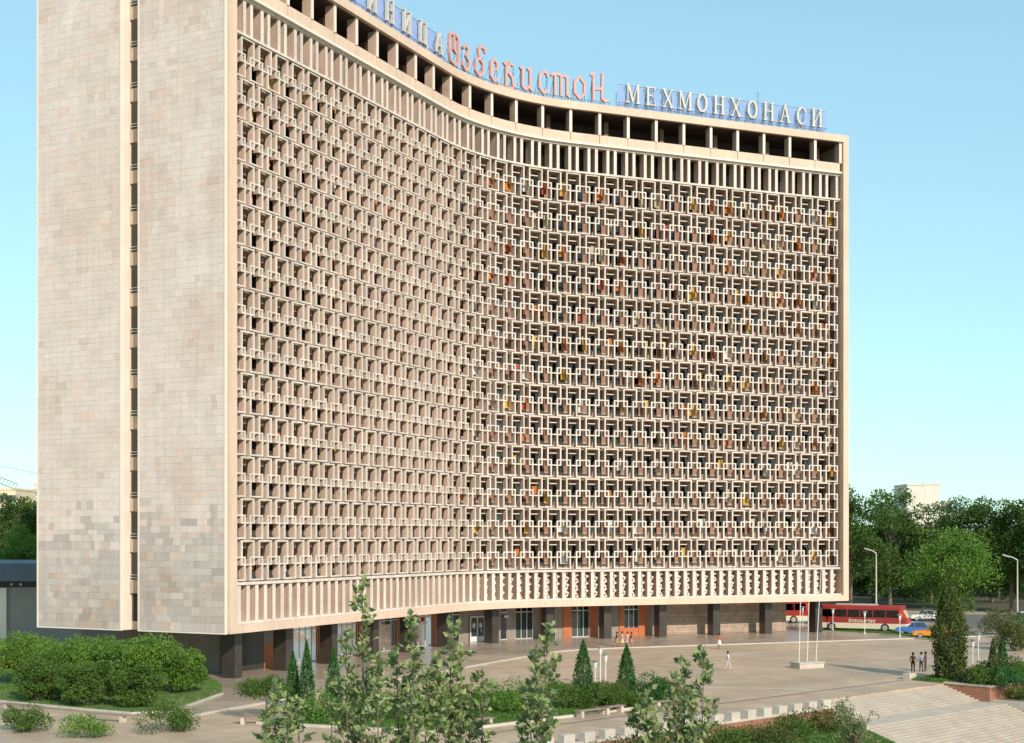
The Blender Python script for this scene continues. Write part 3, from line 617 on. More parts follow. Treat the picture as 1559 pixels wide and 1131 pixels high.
# ------------------------------------------------------------------ letters on the roof
def arc(cx_, cz, rx, rz, a0, a1, n=10): return [(cx_ + rx * math.cos(R(a0 + (a1 - a0) * i / n)), cz + rz * math.sin(R(a0 + (a1 - a0) * i / n))) for i in range(n + 1)]
def serif(x, z): return [(x - 0.13, z), (x + 0.13, z)]
GLY = {   # strokes: (thick?, polyline) in a box one high
 'М': (0.95, [(0, [(0.12, 0), (0.12, 1)]), (1, [(0.14, 1), (0.47, 0.1)]), (0, [(0.47, 0.1), (0.80, 1)]), (1, [(0.83, 1), (0.83, 0)]), (0, serif(0.12, 0.03)), (0, serif(0.83, 0.03)), (0, [(0, 0.97), (0.15, 0.97)]), (0, [(0.8, 0.97), (0.95, 0.97)])]),
 'Е': (0.66, [(1, [(0.15, 0), (0.15, 1)]), (0, [(0.0, 0.97), (0.62, 0.97), (0.62, 0.80)]), (0, [(0.15, 0.52), (0.46, 0.52)]), (0, [(0.46, 0.42), (0.46, 0.62)]), (0, [(0.0, 0.03), (0.66, 0.03), (0.66, 0.22)])]),
 'Х': (0.82, [(1, [(0.12, 1), (0.70, 0)]), (0, [(0.68, 1), (0.12, 0)]), (0, serif(0.13, 0.97)), (0, serif(0.68, 0.97)), (0, serif(0.13, 0.03)), (0, serif(0.69, 0.03))]),
 'О': (0.80, [(1, arc(0.40, 0.5, 0.30, 0.46, 100, 260)), (1, arc(0.40, 0.5, 0.30, 0.46, -80, 80)), (0, arc(0.40, 0.5, 0.30, 0.46, 80, 100, 3)), (0, arc(0.40, 0.5, 0.30, 0.46, 260, 280, 3))]),
 'Н': (0.80, [(1, [(0.14, 0), (0.14, 1)]), (1, [(0.66, 0), (0.66, 1)]), (0, [(0.14, 0.52), (0.66, 0.52)])] + [(0, serif(x, z_)) for x in (0.14, 0.66) for z_ in (0.03, 0.97)]),
 'А': (0.84, [(0, [(0.12, 0), (0.42, 1)]), (1, [(0.42, 1), (0.72, 0)]), (0, [(0.24, 0.35), (0.6, 0.35)]), (0, serif(0.12, 0.03)), (0, serif(0.72, 0.03))]),
 'С': (0.74, [(1, arc(0.42, 0.5, 0.32, 0.46, 95, 265)), (0, arc(0.42, 0.5, 0.32, 0.46, 40, 95, 5)), (0, arc(0.42, 0.5, 0.32, 0.46, 265, 320, 5)), (0, [(0.67, 0.98), (0.67, 0.70)])]),
 'И': (0.82, [(1, [(0.14, 0), (0.14, 1)]), (1, [(0.68, 0), (0.68, 1)]), (0, [(0.14, 0.08), (0.68, 0.92)])] + [(0, serif(x, z_)) for x in (0.14, 0.68) for z_ in (0.03, 0.97)]),
 'Т': (0.76, [(1, [(0.38, 0), (0.38, 1)]), (0, [(0.03, 0.78), (0.03, 0.97), (0.73, 0.97), (0.73, 0.78)]), (0, serif(0.38, 0.03))]),
 'Ц': (0.86, [(1, [(0.14, 0), (0.14, 1)]), (1, [(0.66, 0), (0.66, 1)]), (0, [(0.02, 0.03), (0.80, 0.03), (0.80, -0.16)])] + [(0, serif(x, 0.97)) for x in (0.14, 0.66)]),
 'Г': (0.64, [(1, [(0.15, 0), (0.15, 1)]), (0, [(0.02, 0.97), (0.62, 0.97), (0.62, 0.72)]), (0, serif(0.15, 0.03))]),
 # narrow broad-pen letters of the large word
 'У_': (0.80, [(1, [(0.10, 0.62), (0.10, 0.92), (0.30, 1.05), (0.42, 0.95), (0.42, 0.52), (0.58, 0.42)]), (1, [(0.50, 1.05), (0.74, 0.92), (0.74, 0.12), (0.52, 0.0), (0.20, 0.08), (0.10, 0.30), (0.10, 0.62)])]),
 'З_': (0.56, [(1, [(0.08, 0.72), (0.26, 0.86), (0.44, 0.72), (0.30, 0.50)]), (1, [(0.30, 0.50), (0.48, 0.34), (0.46, 0.12), (0.26, 0.0), (0.08, 0.14), (0.10, 0.26)])]),
 'Б_': (0.66, [(1, [(0.32, 0.62), (0.10, 0.46), (0.10, 0.16), (0.32, 0.0), (0.54, 0.16), (0.54, 0.46), (0.32, 0.62), (0.26, 0.92), (0.40, 1.04), (0.66, 1.0), (0.66, 0.88)])]),
 'Е_': (0.56, [(1, [(0.12, 0.34), (0.46, 0.46), (0.44, 0.66), (0.28, 0.76), (0.10, 0.60), (0.10, 0.16), (0.28, 0.0), (0.48, 0.12)])]),
 'К_': (0.64, [(1, [(0.12, -0.05), (0.14, 0.80)]), (1, [(0.02, 0.72), (0.14, 0.80)]), (1, [(0.14, 0.42), (0.34, 0.80), (0.50, 0.74)]), (1, [(0.26, 0.44), (0.46, 0.30), (0.50, 0.04), (0.64, 0.0)]), (1, [(-0.3, -0.08), (0.12, -0.14), (0.5, -0.06)])]),
 'И_': (0.68, [(1, [(0.04, 0.72), (0.16, 0.78), (0.16, 0.10), (0.30, 0.0), (0.50, 0.14)]), (1, [(0.42, 0.72), (0.54, 0.78), (0.54, 0.08), (0.66, 0.0)])]),
 'С_': (0.56, [(1, [(0.50, 0.60), (0.46, 0.72), (0.30, 0.78), (0.10, 0.60), (0.10, 0.18), (0.30, 0.0), (0.54, 0.14)])]),
 'Т_': (0.92, [(1, [(0.0, 0.70), (0.16, 0.78), (0.80, 0.70)]), (1, [(0.18, 0.76), (0.18, 0.0)]), (1, [(0.46, 0.74), (0.46, 0.0)]), (1, [(0.74, 0.70), (0.74, 0.08), (0.86, 0.0)])]),
 'О_': (0.66, [(1, [(0.33, 0.0), (0.10, 0.20), (0.10, 0.56), (0.33, 0.78), (0.56, 0.56), (0.56, 0.20), (0.33, 0.0)])]),
 'Н_': (0.74, [(1, [(0.04, 0.90), (0.16, 1.0), (0.16, 0.0)]), (1, [(0.16, 0.40), (0.58, 0.46)]), (1, [(0.58, 1.0), (0.56, 0.10), (0.72, 0.0), (0.84, 0.08)])]),
}
def glyph(ch, h, aspect, tk, tn, depth, m, parent, M):
    wd, strokes = GLY[ch]; mb = MB()
    for qi, (thick, pl) in enumerate(strokes):
        t = (tk if thick else tn) / 2; dd = qi * 0.002
        for i in range(len(pl) - 1):
            p = Vector((pl[i][0] * h * aspect, pl[i][1] * h)); q = Vector((pl[i+1][0] * h * aspect, pl[i+1][1] * h)); d = (q - p)
            if d.length < 1e-6: continue
            d.normalize(); n = Vector((-d.y, d.x)); e = d * t * 0.35; dd += 0.0007
            vs = [(v_.x, y, v_.y) for y in (-depth / 2 - dd, depth / 2 + dd) for v_ in (p - e - n * t, q + e - n * t, q + e + n * t, p - e + n * t)]
            mb.add(vs, [(0, 1, 2, 3), (7, 6, 5, 4), (0, 4, 5, 1), (1, 5, 6, 2), (2, 6, 7, 3), (3, 7, 4, 0)])
    o = link('letter', mb.mesh('letter', m), parent, M); return wd * h * aspect
SOFF = 0.15
def sign(name, label, chars, s0, s1, h, lift, m, aspect, tk, tn, net=True):
    t = thing(name, label, 'sign'); n = len(chars)
    for i, ch in enumerate(chars):
        s = s0 + (s1 - s0) * i / (n - 1); wd = GLY[ch][0] * h * aspect
        glyph(ch, h, aspect, tk, tn, 0.30, m, t, FM(s, SOFF, ZROOF + lift) @ Matrix.Translation((-wd / 2, 0, 0)))
        br = MB(); M = FM(s, SOFF, ZROOF)
        for x in (-wd * 0.38, wd * 0.38):
            br.tube([M @ Vector((x, 0.1, 0)), M @ Vector((x, 0.1, lift + h * 0.7))], 0.035, 4)
            br.tube([M @ Vector((x, 1.1, 0)), M @ Vector((x, 0.12, lift + h * 0.55))], 0.03, 4)
        br.tube([M @ Vector((-wd * 0.42, 0.1, lift * 0.6)), M @ Vector((wd * 0.42, 0.1, lift * 0.6))], 0.03, 4)
        br.build('support', steel, t)
    rl = MB(); a, c = s0 - 0.7, s1 + 0.7
    for zz in (0.12, lift - 0.05): band(rl, a, c, SOFF - 0.14, SOFF - 0.08, ZROOF + zz, ZROOF + zz + 0.06)
    if net: band(rl, a, c, SOFF - 0.45, SOFF - 0.40, ZROOF + lift + h, ZROOF + lift + h + 0.05)
    k = a
    while k < c: rl.tube([FM(k, SOFF - 0.11, ZROOF) @ Vector((0, 0, 0)), FM(k, SOFF - 0.11, ZROOF) @ Vector((0, 0, lift))], 0.03, 4); k += 0.5
    rl.build('rail', steel, t)
    if net:
        nm = MB(); k = a
        while k < c:
            M = FM(k, SOFF - 0.42, ZROOF); nm.box(-0.03, 0.03, -0.01, 0.01, 0, lift + h, 0, M); k += 0.05
        o = nm.build('netting', meshblue, t); o['kind'] = 'stuff'
    return t
sign('roof_sign', 'white serif letters on the roof edge above the straight far wing', 'МЕХМОНХОНАСИ', s_of(963, SOFF), s_of(1243, SOFF), 2.05, 0.75, letw, 0.86, 0.23, 0.11)
sign('roof_sign', 'tall pink broad-pen letters on the roof above the bend', ['У_', 'З_', 'Б_', 'Е_', 'К_', 'И_', 'С_', 'Т_', 'О_', 'Н_'], s_of(690, SOFF), s_of(910, SOFF), 3.0, 0.55, letp, 0.86, 0.28, 0.28, net=False)
sign('roof_sign', 'white serif letters on the roof edge above the steep near wing', 'ГОСТИНИЦА', s_of(668, SOFF) - 1.35 * 8, s_of(668, SOFF), 2.15, 0.75, letw, 0.86, 0.23, 0.11)
an = MB(); M = FM(s_of(1154, -3), -3, ZROOF)
an.tube([M @ Vector((0, 0, 0)), M @ Vector((0, 0, 5.2))], [0.06, 0.03], 5)
for zz, l in ((4.9, 0.5), (4.6, 0.35), (3.0, 0.25)): an.tube([M @ Vector((-l, 0, zz)), M @ Vector((l, 0, zz))], 0.02, 4)
an.tube([M @ Vector((0.9, 0, 0)), M @ Vector((0, 0, 2.2))], 0.02, 4)
tag(an.build('antenna', steel), 'thin mast antenna on the roof behind the white letters', 'antenna')
an = MB(); M = FM(s_of(938, -0.5), -0.5, ZROOF); an.tube([M @ Vector((0, 0, 0)), M @ Vector((0, 0, 1.9))], 0.05, 5); an.tube([M @ Vector((-0.12, 0, 1.88)), M @ Vector((0.12, 0, 1.88))], 0.02, 4)
tag(an.build('roof_post', steel), 'short bare post on the roof between the pink and white letters', 'post')

# ------------------------------------------------------------------ plants
def leaf_arrays(pts, size, up=0.0, jitter=0.35, out=None, outw=0.0, aspect=0.55):
    n = len(pts); s = size * RNG.uniform(1 - jitter, 1 + jitter, n)[:, None]
    d = RNG.normal(size=(n, 3)); d[:, 2] += up
    if out is not None: d += out * outw
    d /= np.linalg.norm(d, axis=1)[:, None] + 1e-9
    q = RNG.normal(size=(n, 3)); e = np.cross(d, q); e /= np.linalg.norm(e, axis=1)[:, None] + 1e-9
    v = np.stack([pts - d * s * 0.5, pts + e * s * 0.5 * aspect, pts + d * s * 0.5, pts - e * s * 0.5 * aspect], axis=1)
    return v.reshape(-1, 3)
def leaves_mesh(name, v, m):
    n = len(v) // 4; me = bpy.data.meshes.new(name); me.vertices.add(len(v)); me.vertices.foreach_set('co', v.astype(np.float32).ravel())
    me.loops.add(n * 4); me.loops.foreach_set('vertex_index', np.arange(n * 4, dtype=np.int32))
    me.polygons.add(n); me.polygons.foreach_set('loop_start', np.arange(0, n * 4, 4, dtype=np.int32)); me.polygons.foreach_set('loop_total', np.full(n, 4, dtype=np.int32))
    me.materials.append(m); me.update(calc_edges=True); return me
def sphere_pts(n):
    p = RNG.normal(size=(n, 3)); return p / (np.linalg.norm(p, axis=1)[:, None] + 1e-9)
def crown(c, rx, ry, rz, nclump, nleaf, size, up=0.3, cr=(0.22, 0.42), low=-0.75):
    d = sphere_pts(nclump * 3); d = d[d[:, 2] > low][:nclump]
    rad = RNG.uniform(0.45, 0.95, len(d))[:, None]; cc = d * rad * np.array([rx, ry, rz]) + np.array(c)
    r = RNG.uniform(cr[0], cr[1], len(d)) * min(rx, ry)
    idx = RNG.choice(len(d), nleaf, p=(r ** 2) / (r ** 2).sum())
    sp = sphere_pts(nleaf); rr = RNG.uniform(0.55, 1.08, nleaf)[:, None]
    pts = cc[idx] + sp * rr * r[idx][:, None] * np.array([1, 1, 0.8])
    return leaf_arrays(pts, size, up, out=sp, outw=0.8), cc
L_DARK = leaf_mat('leaf_dark', (0.036, 0.08, 0.015), (0.105, 0.18, 0.034), 0.35)
L_MID = leaf_mat('leaf_mid', (0.05, 0.105, 0.018), (0.13, 0.215, 0.038), 0.5)
L_LIGHT = leaf_mat('leaf_light', (0.06, 0.16, 0.02), (0.21, 0.34, 0.055), 0.8)
L_OLIVE = leaf_mat('leaf_olive', (0.07, 0.09, 0.02), (0.15, 0.16, 0.045), 0.6)
L_CYP = leaf_mat('leaf_cypress', (0.045, 0.07, 0.014), (0.12, 0.15, 0.035), 0.9, 0.15)
L_CON = leaf_mat('leaf_conifer', (0.022, 0.085, 0.018), (0.060, 0.165, 0.030), 1.2, 0.15)
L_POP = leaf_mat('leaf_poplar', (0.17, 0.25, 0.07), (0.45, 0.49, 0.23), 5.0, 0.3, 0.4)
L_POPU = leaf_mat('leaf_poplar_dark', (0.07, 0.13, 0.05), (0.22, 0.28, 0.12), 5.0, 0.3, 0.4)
L_ROSE = leaf_mat('petal', (0.55, 0.18, 0.16), (0.65, 0.45, 0.38), 4.0)
def tree(label, base, h, rx, rz, m, nleaf=6000, size=0.35, nclump=40, trunk=0.25, cat='tree', group=None, name='tree', cz=None, ry=None, low=-0.75, stems=1):
    t = thing(name, label, cat, base, 0, group); cz = h - rz if cz is None else cz
    v, cc = crown((0, 0, cz), rx, ry or rx, rz, nclump, nleaf, size, low=low)
    link('crown', leaves_mesh('crown', v, m), t)
    tm = MB()
    fork = max(cz - rz * 0.55, h * 0.12)
    for q in range(stems):
        o = Vector((random.uniform(-0.3, 0.3), random.uniform(-0.3, 0.3), 0)) * (rx * 0.4 if stems > 1 else 0.15)
        top = Vector((o.x * 2, o.y * 2, cz + rz * 0.5)); tm.tube([o * 0.4 + Vector((0, 0, -0.1)), o + Vector((0, 0, fork)), top], [trunk * 1.15, trunk * 0.85, trunk * 0.15], 7)
        for c in cc[q::max(1, stems * 4)]:
            s_ = o.lerp(top, random.uniform(0.05, 0.6)); s_.z = random.uniform(fork * 0.85, max(fork, min(cz, c[2])))
            tm.tube([s_, s_.lerp(Vector(c), 0.5) + Vector((0, 0, 0.1 * rx)), Vector(c)], [trunk * 0.42, trunk * 0.25, trunk * 0.08], 5)
    tm.build('trunk', bark, t); return t
def cone_tree(label, base, h, r, m, n=4000, size=0.16, name='cypress', top=0.15, group=None, belly=0.25):
    t = thing(name, label, 'tree', base, 0, group)
    f = RNG.uniform(0, 1, n) ** 1.15; ang = RNG.uniform(0, 2 * math.pi, n)
    prof = np.where(f < belly, 0.78 + 0.22 * f / belly, (1 - ((f - belly) / (1 - belly)) ** 1.7) * (1 - top) + top * (1 - f))
    lump = 1 + 0.13 * np.sin(ang * 5 + f * 17) + 0.08 * np.sin(ang * 9 - f * 31) + RNG.normal(0, 0.09, n)
    rr = r * prof * lump * np.sqrt(RNG.uniform(0.45, 1.0, n))
    pts = np.stack([np.cos(ang) * rr, np.sin(ang) * rr, 0.1 + f * (h - 0.1)], axis=1)
    out = np.stack([np.cos(ang), np.sin(ang), np.zeros(n)], axis=1)
    link('crown', leaves_mesh('crown', leaf_arrays(pts, size, 1.6, out=out, outw=0.5), m), t)
    MB().tube([(0, 0, -0.1), (0, 0, h * 0.8)], [r * 0.14, 0.02], 6).build('trunk', bark, t); return t
def shrub(label, base, h, r, m, n=1500, size=0.14, group=None, name='shrub', ry=None):
    t = thing(name, label, 'shrub', base, 0, group)
    v, cc = crown((0, 0, h * 0.5), r, ry or r, h * 0.52, 16, n, size, low=-0.9, cr=(0.25, 0.5)); v[:, 2] = np.maximum(v[:, 2], 0.02)
    link('foliage', leaves_mesh('foliage', v, m), t)
    sm = MB()
    for c in cc[::3]: sm.tube([(c[0]*0.1, c[1]*0.1, -0.05), (c[0]*0.6, c[1]*0.6, c[2]*0.6), tuple(c)], [0.03, 0.022, 0.008], 4)
    sm.build('stem', bark, t); return t

# trees across the road on the right, and beyond the left corner
def topz(y, D): return ZC + (HOR - y) / F_PX * D
def far_tree(x, ytop, D, wpx, m, label, hfrac=0.48, nleaf=6500, size=0.42, grp='trees across the road behind the cars'):
    b = Vector(((x - CX) / F_PX * D, D, 0)); h = topz(ytop, D); rx = wpx / 2 / F_PX * D
    return tree(label, b, h, rx, h * hfrac, m, int(nleaf * 1.7), size, 64, 0.30, 'tree', grp, cz=h * (1 - hfrac) + 0.2, low=-0.95)
far_tree(1295, 728, 205, 120, L_DARK, 'dark broad tree standing against the far end of the hotel', nleaf=9000)
far_tree(1355, 727, 222, 110, L_MID, 'tall fresh green tree left of the pale block beyond the trees', nleaf=9000)
far_tree(1418, 766, 236, 110, L_DARK, 'dark tree standing in front of the pale block', nleaf=6000)
far_tree(1478, 747, 215, 100, L_DARK, 'dark rounded tree right of the pale block', nleaf=9000)
far_tree(1540, 752, 210, 95, L_MID, 'pointed green tree behind the tall street lamp at the kerb', nleaf=8000)
far_tree(1590, 745, 205, 100, L_DARK, 'dark tree at the far end of the row across the road', nleaf=7000)
far_tree(1448, 812, 188, 128, L_LIGHT, 'lower bright green tree spreading over the white car', 0.44, 9000, 0.34)
far_tree(1330, 800, 230, 120, L_DARK, 'shaded tree behind the pale street lamp', nleaf=6000)
far_tree(1510, 815, 238, 150, L_DARK, 'shaded broad tree deep behind the row across the road', nleaf=6000)
far_tree(1395, 835, 240, 130, L_DARK, 'low shaded tree deep behind the white car', nleaf=5000)
for i in range(9):
    D = 262 + 6 * (i % 3); x = 1250 + i * 45
    far_tree(x, 800 + 14 * (i % 2), D, 110, L_DARK, 'dark tree in the thick back row of the wood', 0.49, 5000, 0.75, 'back row of the wood across the road')
far_tree(20, 742, 215, 85, L_DARK, 'dark tree beyond the low flat roof left of the hotel', 0.42, 6500, 0.4, 'trees beyond the low flat roof')
far_tree(50, 752, 200, 60, L_MID, 'green tree beside the blank end wall of the hotel', 0.42, 6000, 0.38, 'trees beyond the low flat roof')
far_tree(28, 805, 180, 75, L_LIGHT, 'lower bright tree behind the low flat roof', 0.45, 6000, 0.34, 'trees beyond the low flat roof')
far_tree(-30, 770, 205, 90, L_DARK, 'dark tree beyond the low pavilion past its pale pier', 0.42, 4000, 0.4, 'trees beyond the low flat roof')

# tall cypress and small conifers
cone_tree('tall dense cypress at the corner of the stairs', G(1446, 1034), 8.3, 1.35, L_CYP, 14000, 0.2, belly=0.5, top=0.32)
cone_tree('small dark cypress in the shrub bed by the two white lamps', AT(1512, 1030, 112).xy.to_3d(), 3.2, 0.42, L_CYP, 2600, 0.13)
cone_tree('small bright green cypress beside the small dark one', AT(1526, 1030, 112.5).xy.to_3d(), 3.3, 0.50, L_CON, 2800, 0.13)
cone_tree('cone-shaped conifer just left of the three lamps', G(888, 1062), 4.1, 0.72, L_CON, 4200, 0.14, 'conifer')
cone_tree('cone-shaped conifer just right of the three lamps', G(954, 1058), 3.7, 0.66, L_CON, 4200, 0.14, 'conifer')
cone_tree('slim conifer beside the small umbrella-shaped tree', G(446, 1082), 3.9, 0.50, L_CON, 3600, 0.14, 'conifer')
cone_tree('slimmer and taller conifer of the pair by the path', G(467, 1085), 4.7, 0.52, L_CON, 3600, 0.14, 'conifer')
cone_tree('conifer half hidden by the young poplars', G(508, 1088), 4.3, 0.6, L_CON, 3600, 0.14, 'conifer')

# beds and lawns
def bed(name, label, pts, z, m, n=0, grass=True, hgt=0.14):
    q = [Vector(p) for p in pts]; a = sum(q[i].x * q[(i+1) % len(q)].y - q[(i+1) % len(q)].x * q[i].y for i in range(len(q)))
    if a < 0: q.reverse()
    o = MB().slab([(p.x, p.y) for p in q], 0.0015, z).build(name, m); struct(o)
    if n:
        xs = [p.x for p in q]; ys = [p.y for p in q]; out = []
        c = RNG.uniform((min(xs), min(ys)), (max(xs), max(ys)), (n * 3, 2))
        ins = np.zeros(len(c), bool); j = len(q) - 1
        for i in range(len(q)):
            cond = ((ys[i] > c[:, 1]) != (ys[j] > c[:, 1])); xx = (xs[j] - xs[i]) * (c[:, 1] - ys[i]) / (ys[j] - ys[i] + 1e-12) + xs[i]
            ins ^= cond & (c[:, 0] < xx); j = i
        c = c[ins][:n]; p3 = np.concatenate([c, np.full((len(c), 1), z + hgt * 0.4)], axis=1)
        g_ = link('grass', leaves_mesh('grass', leaf_arrays(p3, hgt * 1.5, 2.5, aspect=0.25), grassm)); g_['kind'] = 'stuff'
        tag(g_, label, 'grass')
    return o
def kerb(label, pts, wd=0.25, h=0.16, grp='kerbs round the planting beds'):
    mb = MB()
    for a, b in zip(pts[:-1], pts[1:]):
        a, b = Vector(a), Vector(b); d = (b - a).normalized(); n = Vector((-d.y, d.x, 0)) * wd / 2; e = d * wd / 2 * 0
        q = [a - n - e, b - n + e, b + n + e, a + n - e]; mb.slab([(p.x, p.y) for p in q], 0.001, h)
    return struct(mb.build('kerb', concrete))
bedL = [G(-160, 1048), G(5, 1070), G(130, 1082), G(200, 1088), G(262, 1085), G(338, 1058), G(338, 1043), G(300, 1020), G(-160, 1010)]
soil = mat('lawn_soil', (0.07, 0.12, 0.03), 0.95, 0.3, 0.8)
bed('lawn', 'short green lawn under the leafy trees by the stone end wall', bedL, 0.06, soil, 40000)
kerb('pale kerb', bedL[0:6])
bedM = [B(-52.8, 36.2), B(-47.5, 46.9), B(-26.0, 46.9), B(-23.0, 44), B(-23.0, 34.5), B(-34, 33.5), B(-46, 33)]
bed('lawn', 'short green lawn of the long planting bed in the plaza', bedM, 0.07, soil, 40000)
kerb('pale kerb', bedM[0:4])
bedR = [B(UR + 0.5, 49.2), B(UR + 0.5, 55.7), B(24, 55.7), B(24, 48), B(4.5, 48.6)]
bed('lawn', 'grass of the raised shrub bed around the tall cypress', bedR, 0.07, soil, 16000)
bedR2 = [B(UR + 0.5, 56.3), B(UR + 0.5, 58.6), B(30, 58.6), B(30, 56.3)]
q = [Vector(p) for p in bedR2]; a_ = sum(q[i].x * q[(i+1) % 4].y - q[(i+1) % 4].x * q[i].y for i in range(4)); q = q if a_ > 0 else q[::-1]
struct(MB().slab([(p.x, p.y) for p in q], LOW - 0.1, -0.95).build('planting_bed', earth))
struct(MB().box(UR + 0.06, UR + 0.45, -70, -56.22, LOW - 0.1, -0.9, 0, MBs).build('stair_kerb', concrete))

# leafy trees at the left
lt = [(40, 1042, 958, 112), (105, 1052, 966, 110), (165, 1060, 972, 105), (228, 1062, 968, 108), (275, 1056, 990, 80), (60, 1068, 1002, 80), (130, 1075, 1008, 86), (-40, 1050, 975, 110), (205, 1078, 1015, 70)]
ltl = ['leafy tree at the outer side of the lawn below the low flat roof', 'leafy tree under the middle of the blank stone wall', 'tree with sunlit top leaning over the lawn kerb', 'leafy tree under the slit of the stone end wall',
       'small leafy tree nearest the dark polished corner', 'low spreading tree shading the bench by the kerb', 'low dense tree hanging over the lawn kerb', 'leafy tree behind the path end beyond the lawn', 'small round tree at the bend of the kerb']
for (x, yb, yt, wp), lb in zip(lt, ltl):
    b = G(x, yb); h = topz(yt, b.y); rx = wp / 2 / F_PX * b.y
    tree(lb, b, h, rx, h * 0.48, L_LIGHT if yb < 1066 else L_MID, 9500, 0.18, 30, 0.09, 'tree', 'leafy trees on the lawn by the end wall', cz=h * 0.52, low=-0.85, stems=2)
# shrubs
def sh(x, y, h, wpx, m, label, n=1500, size=0.14, grp=None):
    b = G(x, y); return shrub(label, b, h, wpx / 2 / F_PX * b.y, m, n, size, grp)
sh(42, 1112, 1.3, 84, L_MID, 'round bush at the outer edge of the path', 2600); sh(130, 1122, 1.0, 70, L_LIGHT, 'low bush on the path beside the pale block', 2000); sh(248, 1113, 1.6, 96, L_MID, 'big round bush by the bend of the path', 3200)
gM = 'green shrubs in the long planting bed'
SHL = ['bright rounded shrub beside the bushy poplar by the entrance', 'biggest bright shrub, behind the slim poplar', 'mid-green shrub behind the lawn bench', 'mid-green shrub below the three lamps', 'mid-green shrub between the conifer and the path bench', 'feathery bluish green shrub touching the right conifer', 'yellowish shrub at the end of the long bed',
       'bright shrub behind the tallest poplar shoot', 'bright shrub behind the poplar before the glazed bays', 'bright shrub behind the bushy poplar', 'low bright shrub beside the half-hidden conifer', 'low bright shrub in front of the roses', 'low yellowish shrub between the two conifers', 'low yellowish shrub behind the feathery one']
for i, (x, y, h, wp, m) in enumerate([(745, 1085, 2.0, 80, L_LIGHT), (800, 1088, 2.2, 90, L_LIGHT), (850, 1080, 1.9, 70, L_MID), (905, 1080, 1.6, 64, L_MID), (945, 1078, 1.7, 66, L_MID), (985, 1074, 2.3, 70, L_CON), (1012, 1066, 1.5, 50, L_OLIVE),
      (560, 1098, 2.3, 100, L_LIGHT), (625, 1098, 2.2, 100, L_LIGHT), (690, 1095, 2.2, 95, L_LIGHT), (500, 1100, 1.7, 80, L_LIGHT), (860, 1064, 1.0, 50, L_LIGHT), (925, 1064, 1.2, 60, L_OLIVE), (1000, 1056, 1.1, 50, L_OLIVE)]):
    sh(x, y, h, wp, m, SHL[i], 2200, 0.15, gM)
for i in range(7):
    x, y = 835 + i * 11, 1053 + (i % 3) * 3
    b = G(x, y); t = thing('rose_bush', 'low rose bush with pale pink flowers in the plaza bed', 'shrub', b, 0, 'rose bushes in the plaza bed')
    v, _ = crown((0, 0, 0.4), 0.5, 0.5, 0.4, 8, 380, 0.13, low=-0.9); v[:, 2] = np.maximum(v[:, 2], 0.02); link('foliage', leaves_mesh('foliage', v, L_MID), t)
    v, _ = crown((0, 0, 0.62), 0.5, 0.5, 0.25, 8, 70, 0.12); link('flowers', leaves_mesh('flowers', v, L_ROSE), t)
tree('small umbrella-shaped tree with a thin stem by the bench', G(406, 1095), 2.6, 1.7, 0.75, L_MID, 4000, 0.15, 26, 0.05, 'tree', None, cz=1.75, low=-0.3)
gR = 'shrubs in the raised bed by the tall cypress'
RBL = ['olive shrub between the tall cypress and the two white lamps', 'leafy green shrub over the brick corner by the stairs', 'bluish shrub hanging over the long orange brick wall', 'leafy green shrub on the brick wall past the bluish one', 'leafy green shrub at the foot of the two white lamps', 'olive shrub behind the small bright cypress', 'leafy green shrub at the far end of the raised bed', 'low olive shrub at the foot of the tall cypress']
for i, (x, y, h, wp, m) in enumerate([(1478, 1040, 1.1, 50, L_OLIVE), (1505, 1044, 1.3, 60, L_MID), (1530, 1046, 1.4, 60, L_CON), (1556, 1042, 1.6, 60, L_MID), (1500, 1030, 1.0, 55, L_MID), (1545, 1026, 1.2, 60, L_OLIVE), (1585, 1040, 1.5, 60, L_MID), (1462, 1036, 0.8, 40, L_OLIVE)]):
    sh(x, y, h, wp, m, RBL[i], 2000, 0.15, gR)
for i in range(6):
    b = B(1.5 + i * 1.9, 57.3 + 0.4 * (i % 2), -0.95); shrub('low bush at the foot of the orange brick wall', b, 0.8, 1.0, L_MID, 1300, 0.14, 'bushes at the foot of the orange brick wall')
for x, y, h, wp, m, lb in ((1545, 990, 3.0, 60, L_OLIVE, 'big olive bush beyond the plaza by the road'), (1530, 968, 2.6, 90, L_OLIVE, 'wide olive bush at the roadside under the tall lamp'), (1580, 985, 3.4, 70, L_MID, 'green bush beside the big olive one')):
    sh(x, y, h, wp, m, lb, 3500, 0.2)
TZ = -0.95
q = [B(-70, 55.52), B(UL - 0.36, 55.52), B(UL - 0.36, 58.2), B(-70, 58.2)]; a_ = sum(q[i].x * q[(i+1) % 4].y - q[(i+1) % 4].x * q[i].y for i in range(4)); q = q if a_ > 0 else q[::-1]
struct(MB().slab([(p.x, p.y) for p in q], LOW - 0.1, TZ).build('planting_terrace', soil))
struct(MB().box(UL - 0.355, UL - 0.01, -58.2, -55.53, LOW - 0.1, TZ + 0.12, 0, MBs).build('stair_kerb', concrete))
slp = [(-58.203, -1.15), (-63.6, LOW + 0.02), (-63.6, LOW - 0.1), (-58.203, LOW - 0.1)]       # bank falling beside the lower flight
struct(MB().add([MBs @ Vector((u, y, z_)) for u in (-70, UL - 0.02) for y, z_ in slp], [(0, 1, 2, 3), (7, 6, 5, 4), (0, 4, 5, 1), (1, 5, 6, 2), (2, 6, 7, 3), (3, 7, 4, 0)]).build('grass_bank', soil))
for i in range(14):
    b = B(-66 + i * 3.2, 57.0 + 0.5 * (i % 2), TZ); shrub('dark green bush growing below the orange brick wall', b, [0.85, 1.15, 0.7][i % 3], 1.9, [L_MID, L_OLIVE][i % 2], 2400, 0.15, 'bushes below the orange brick wall')
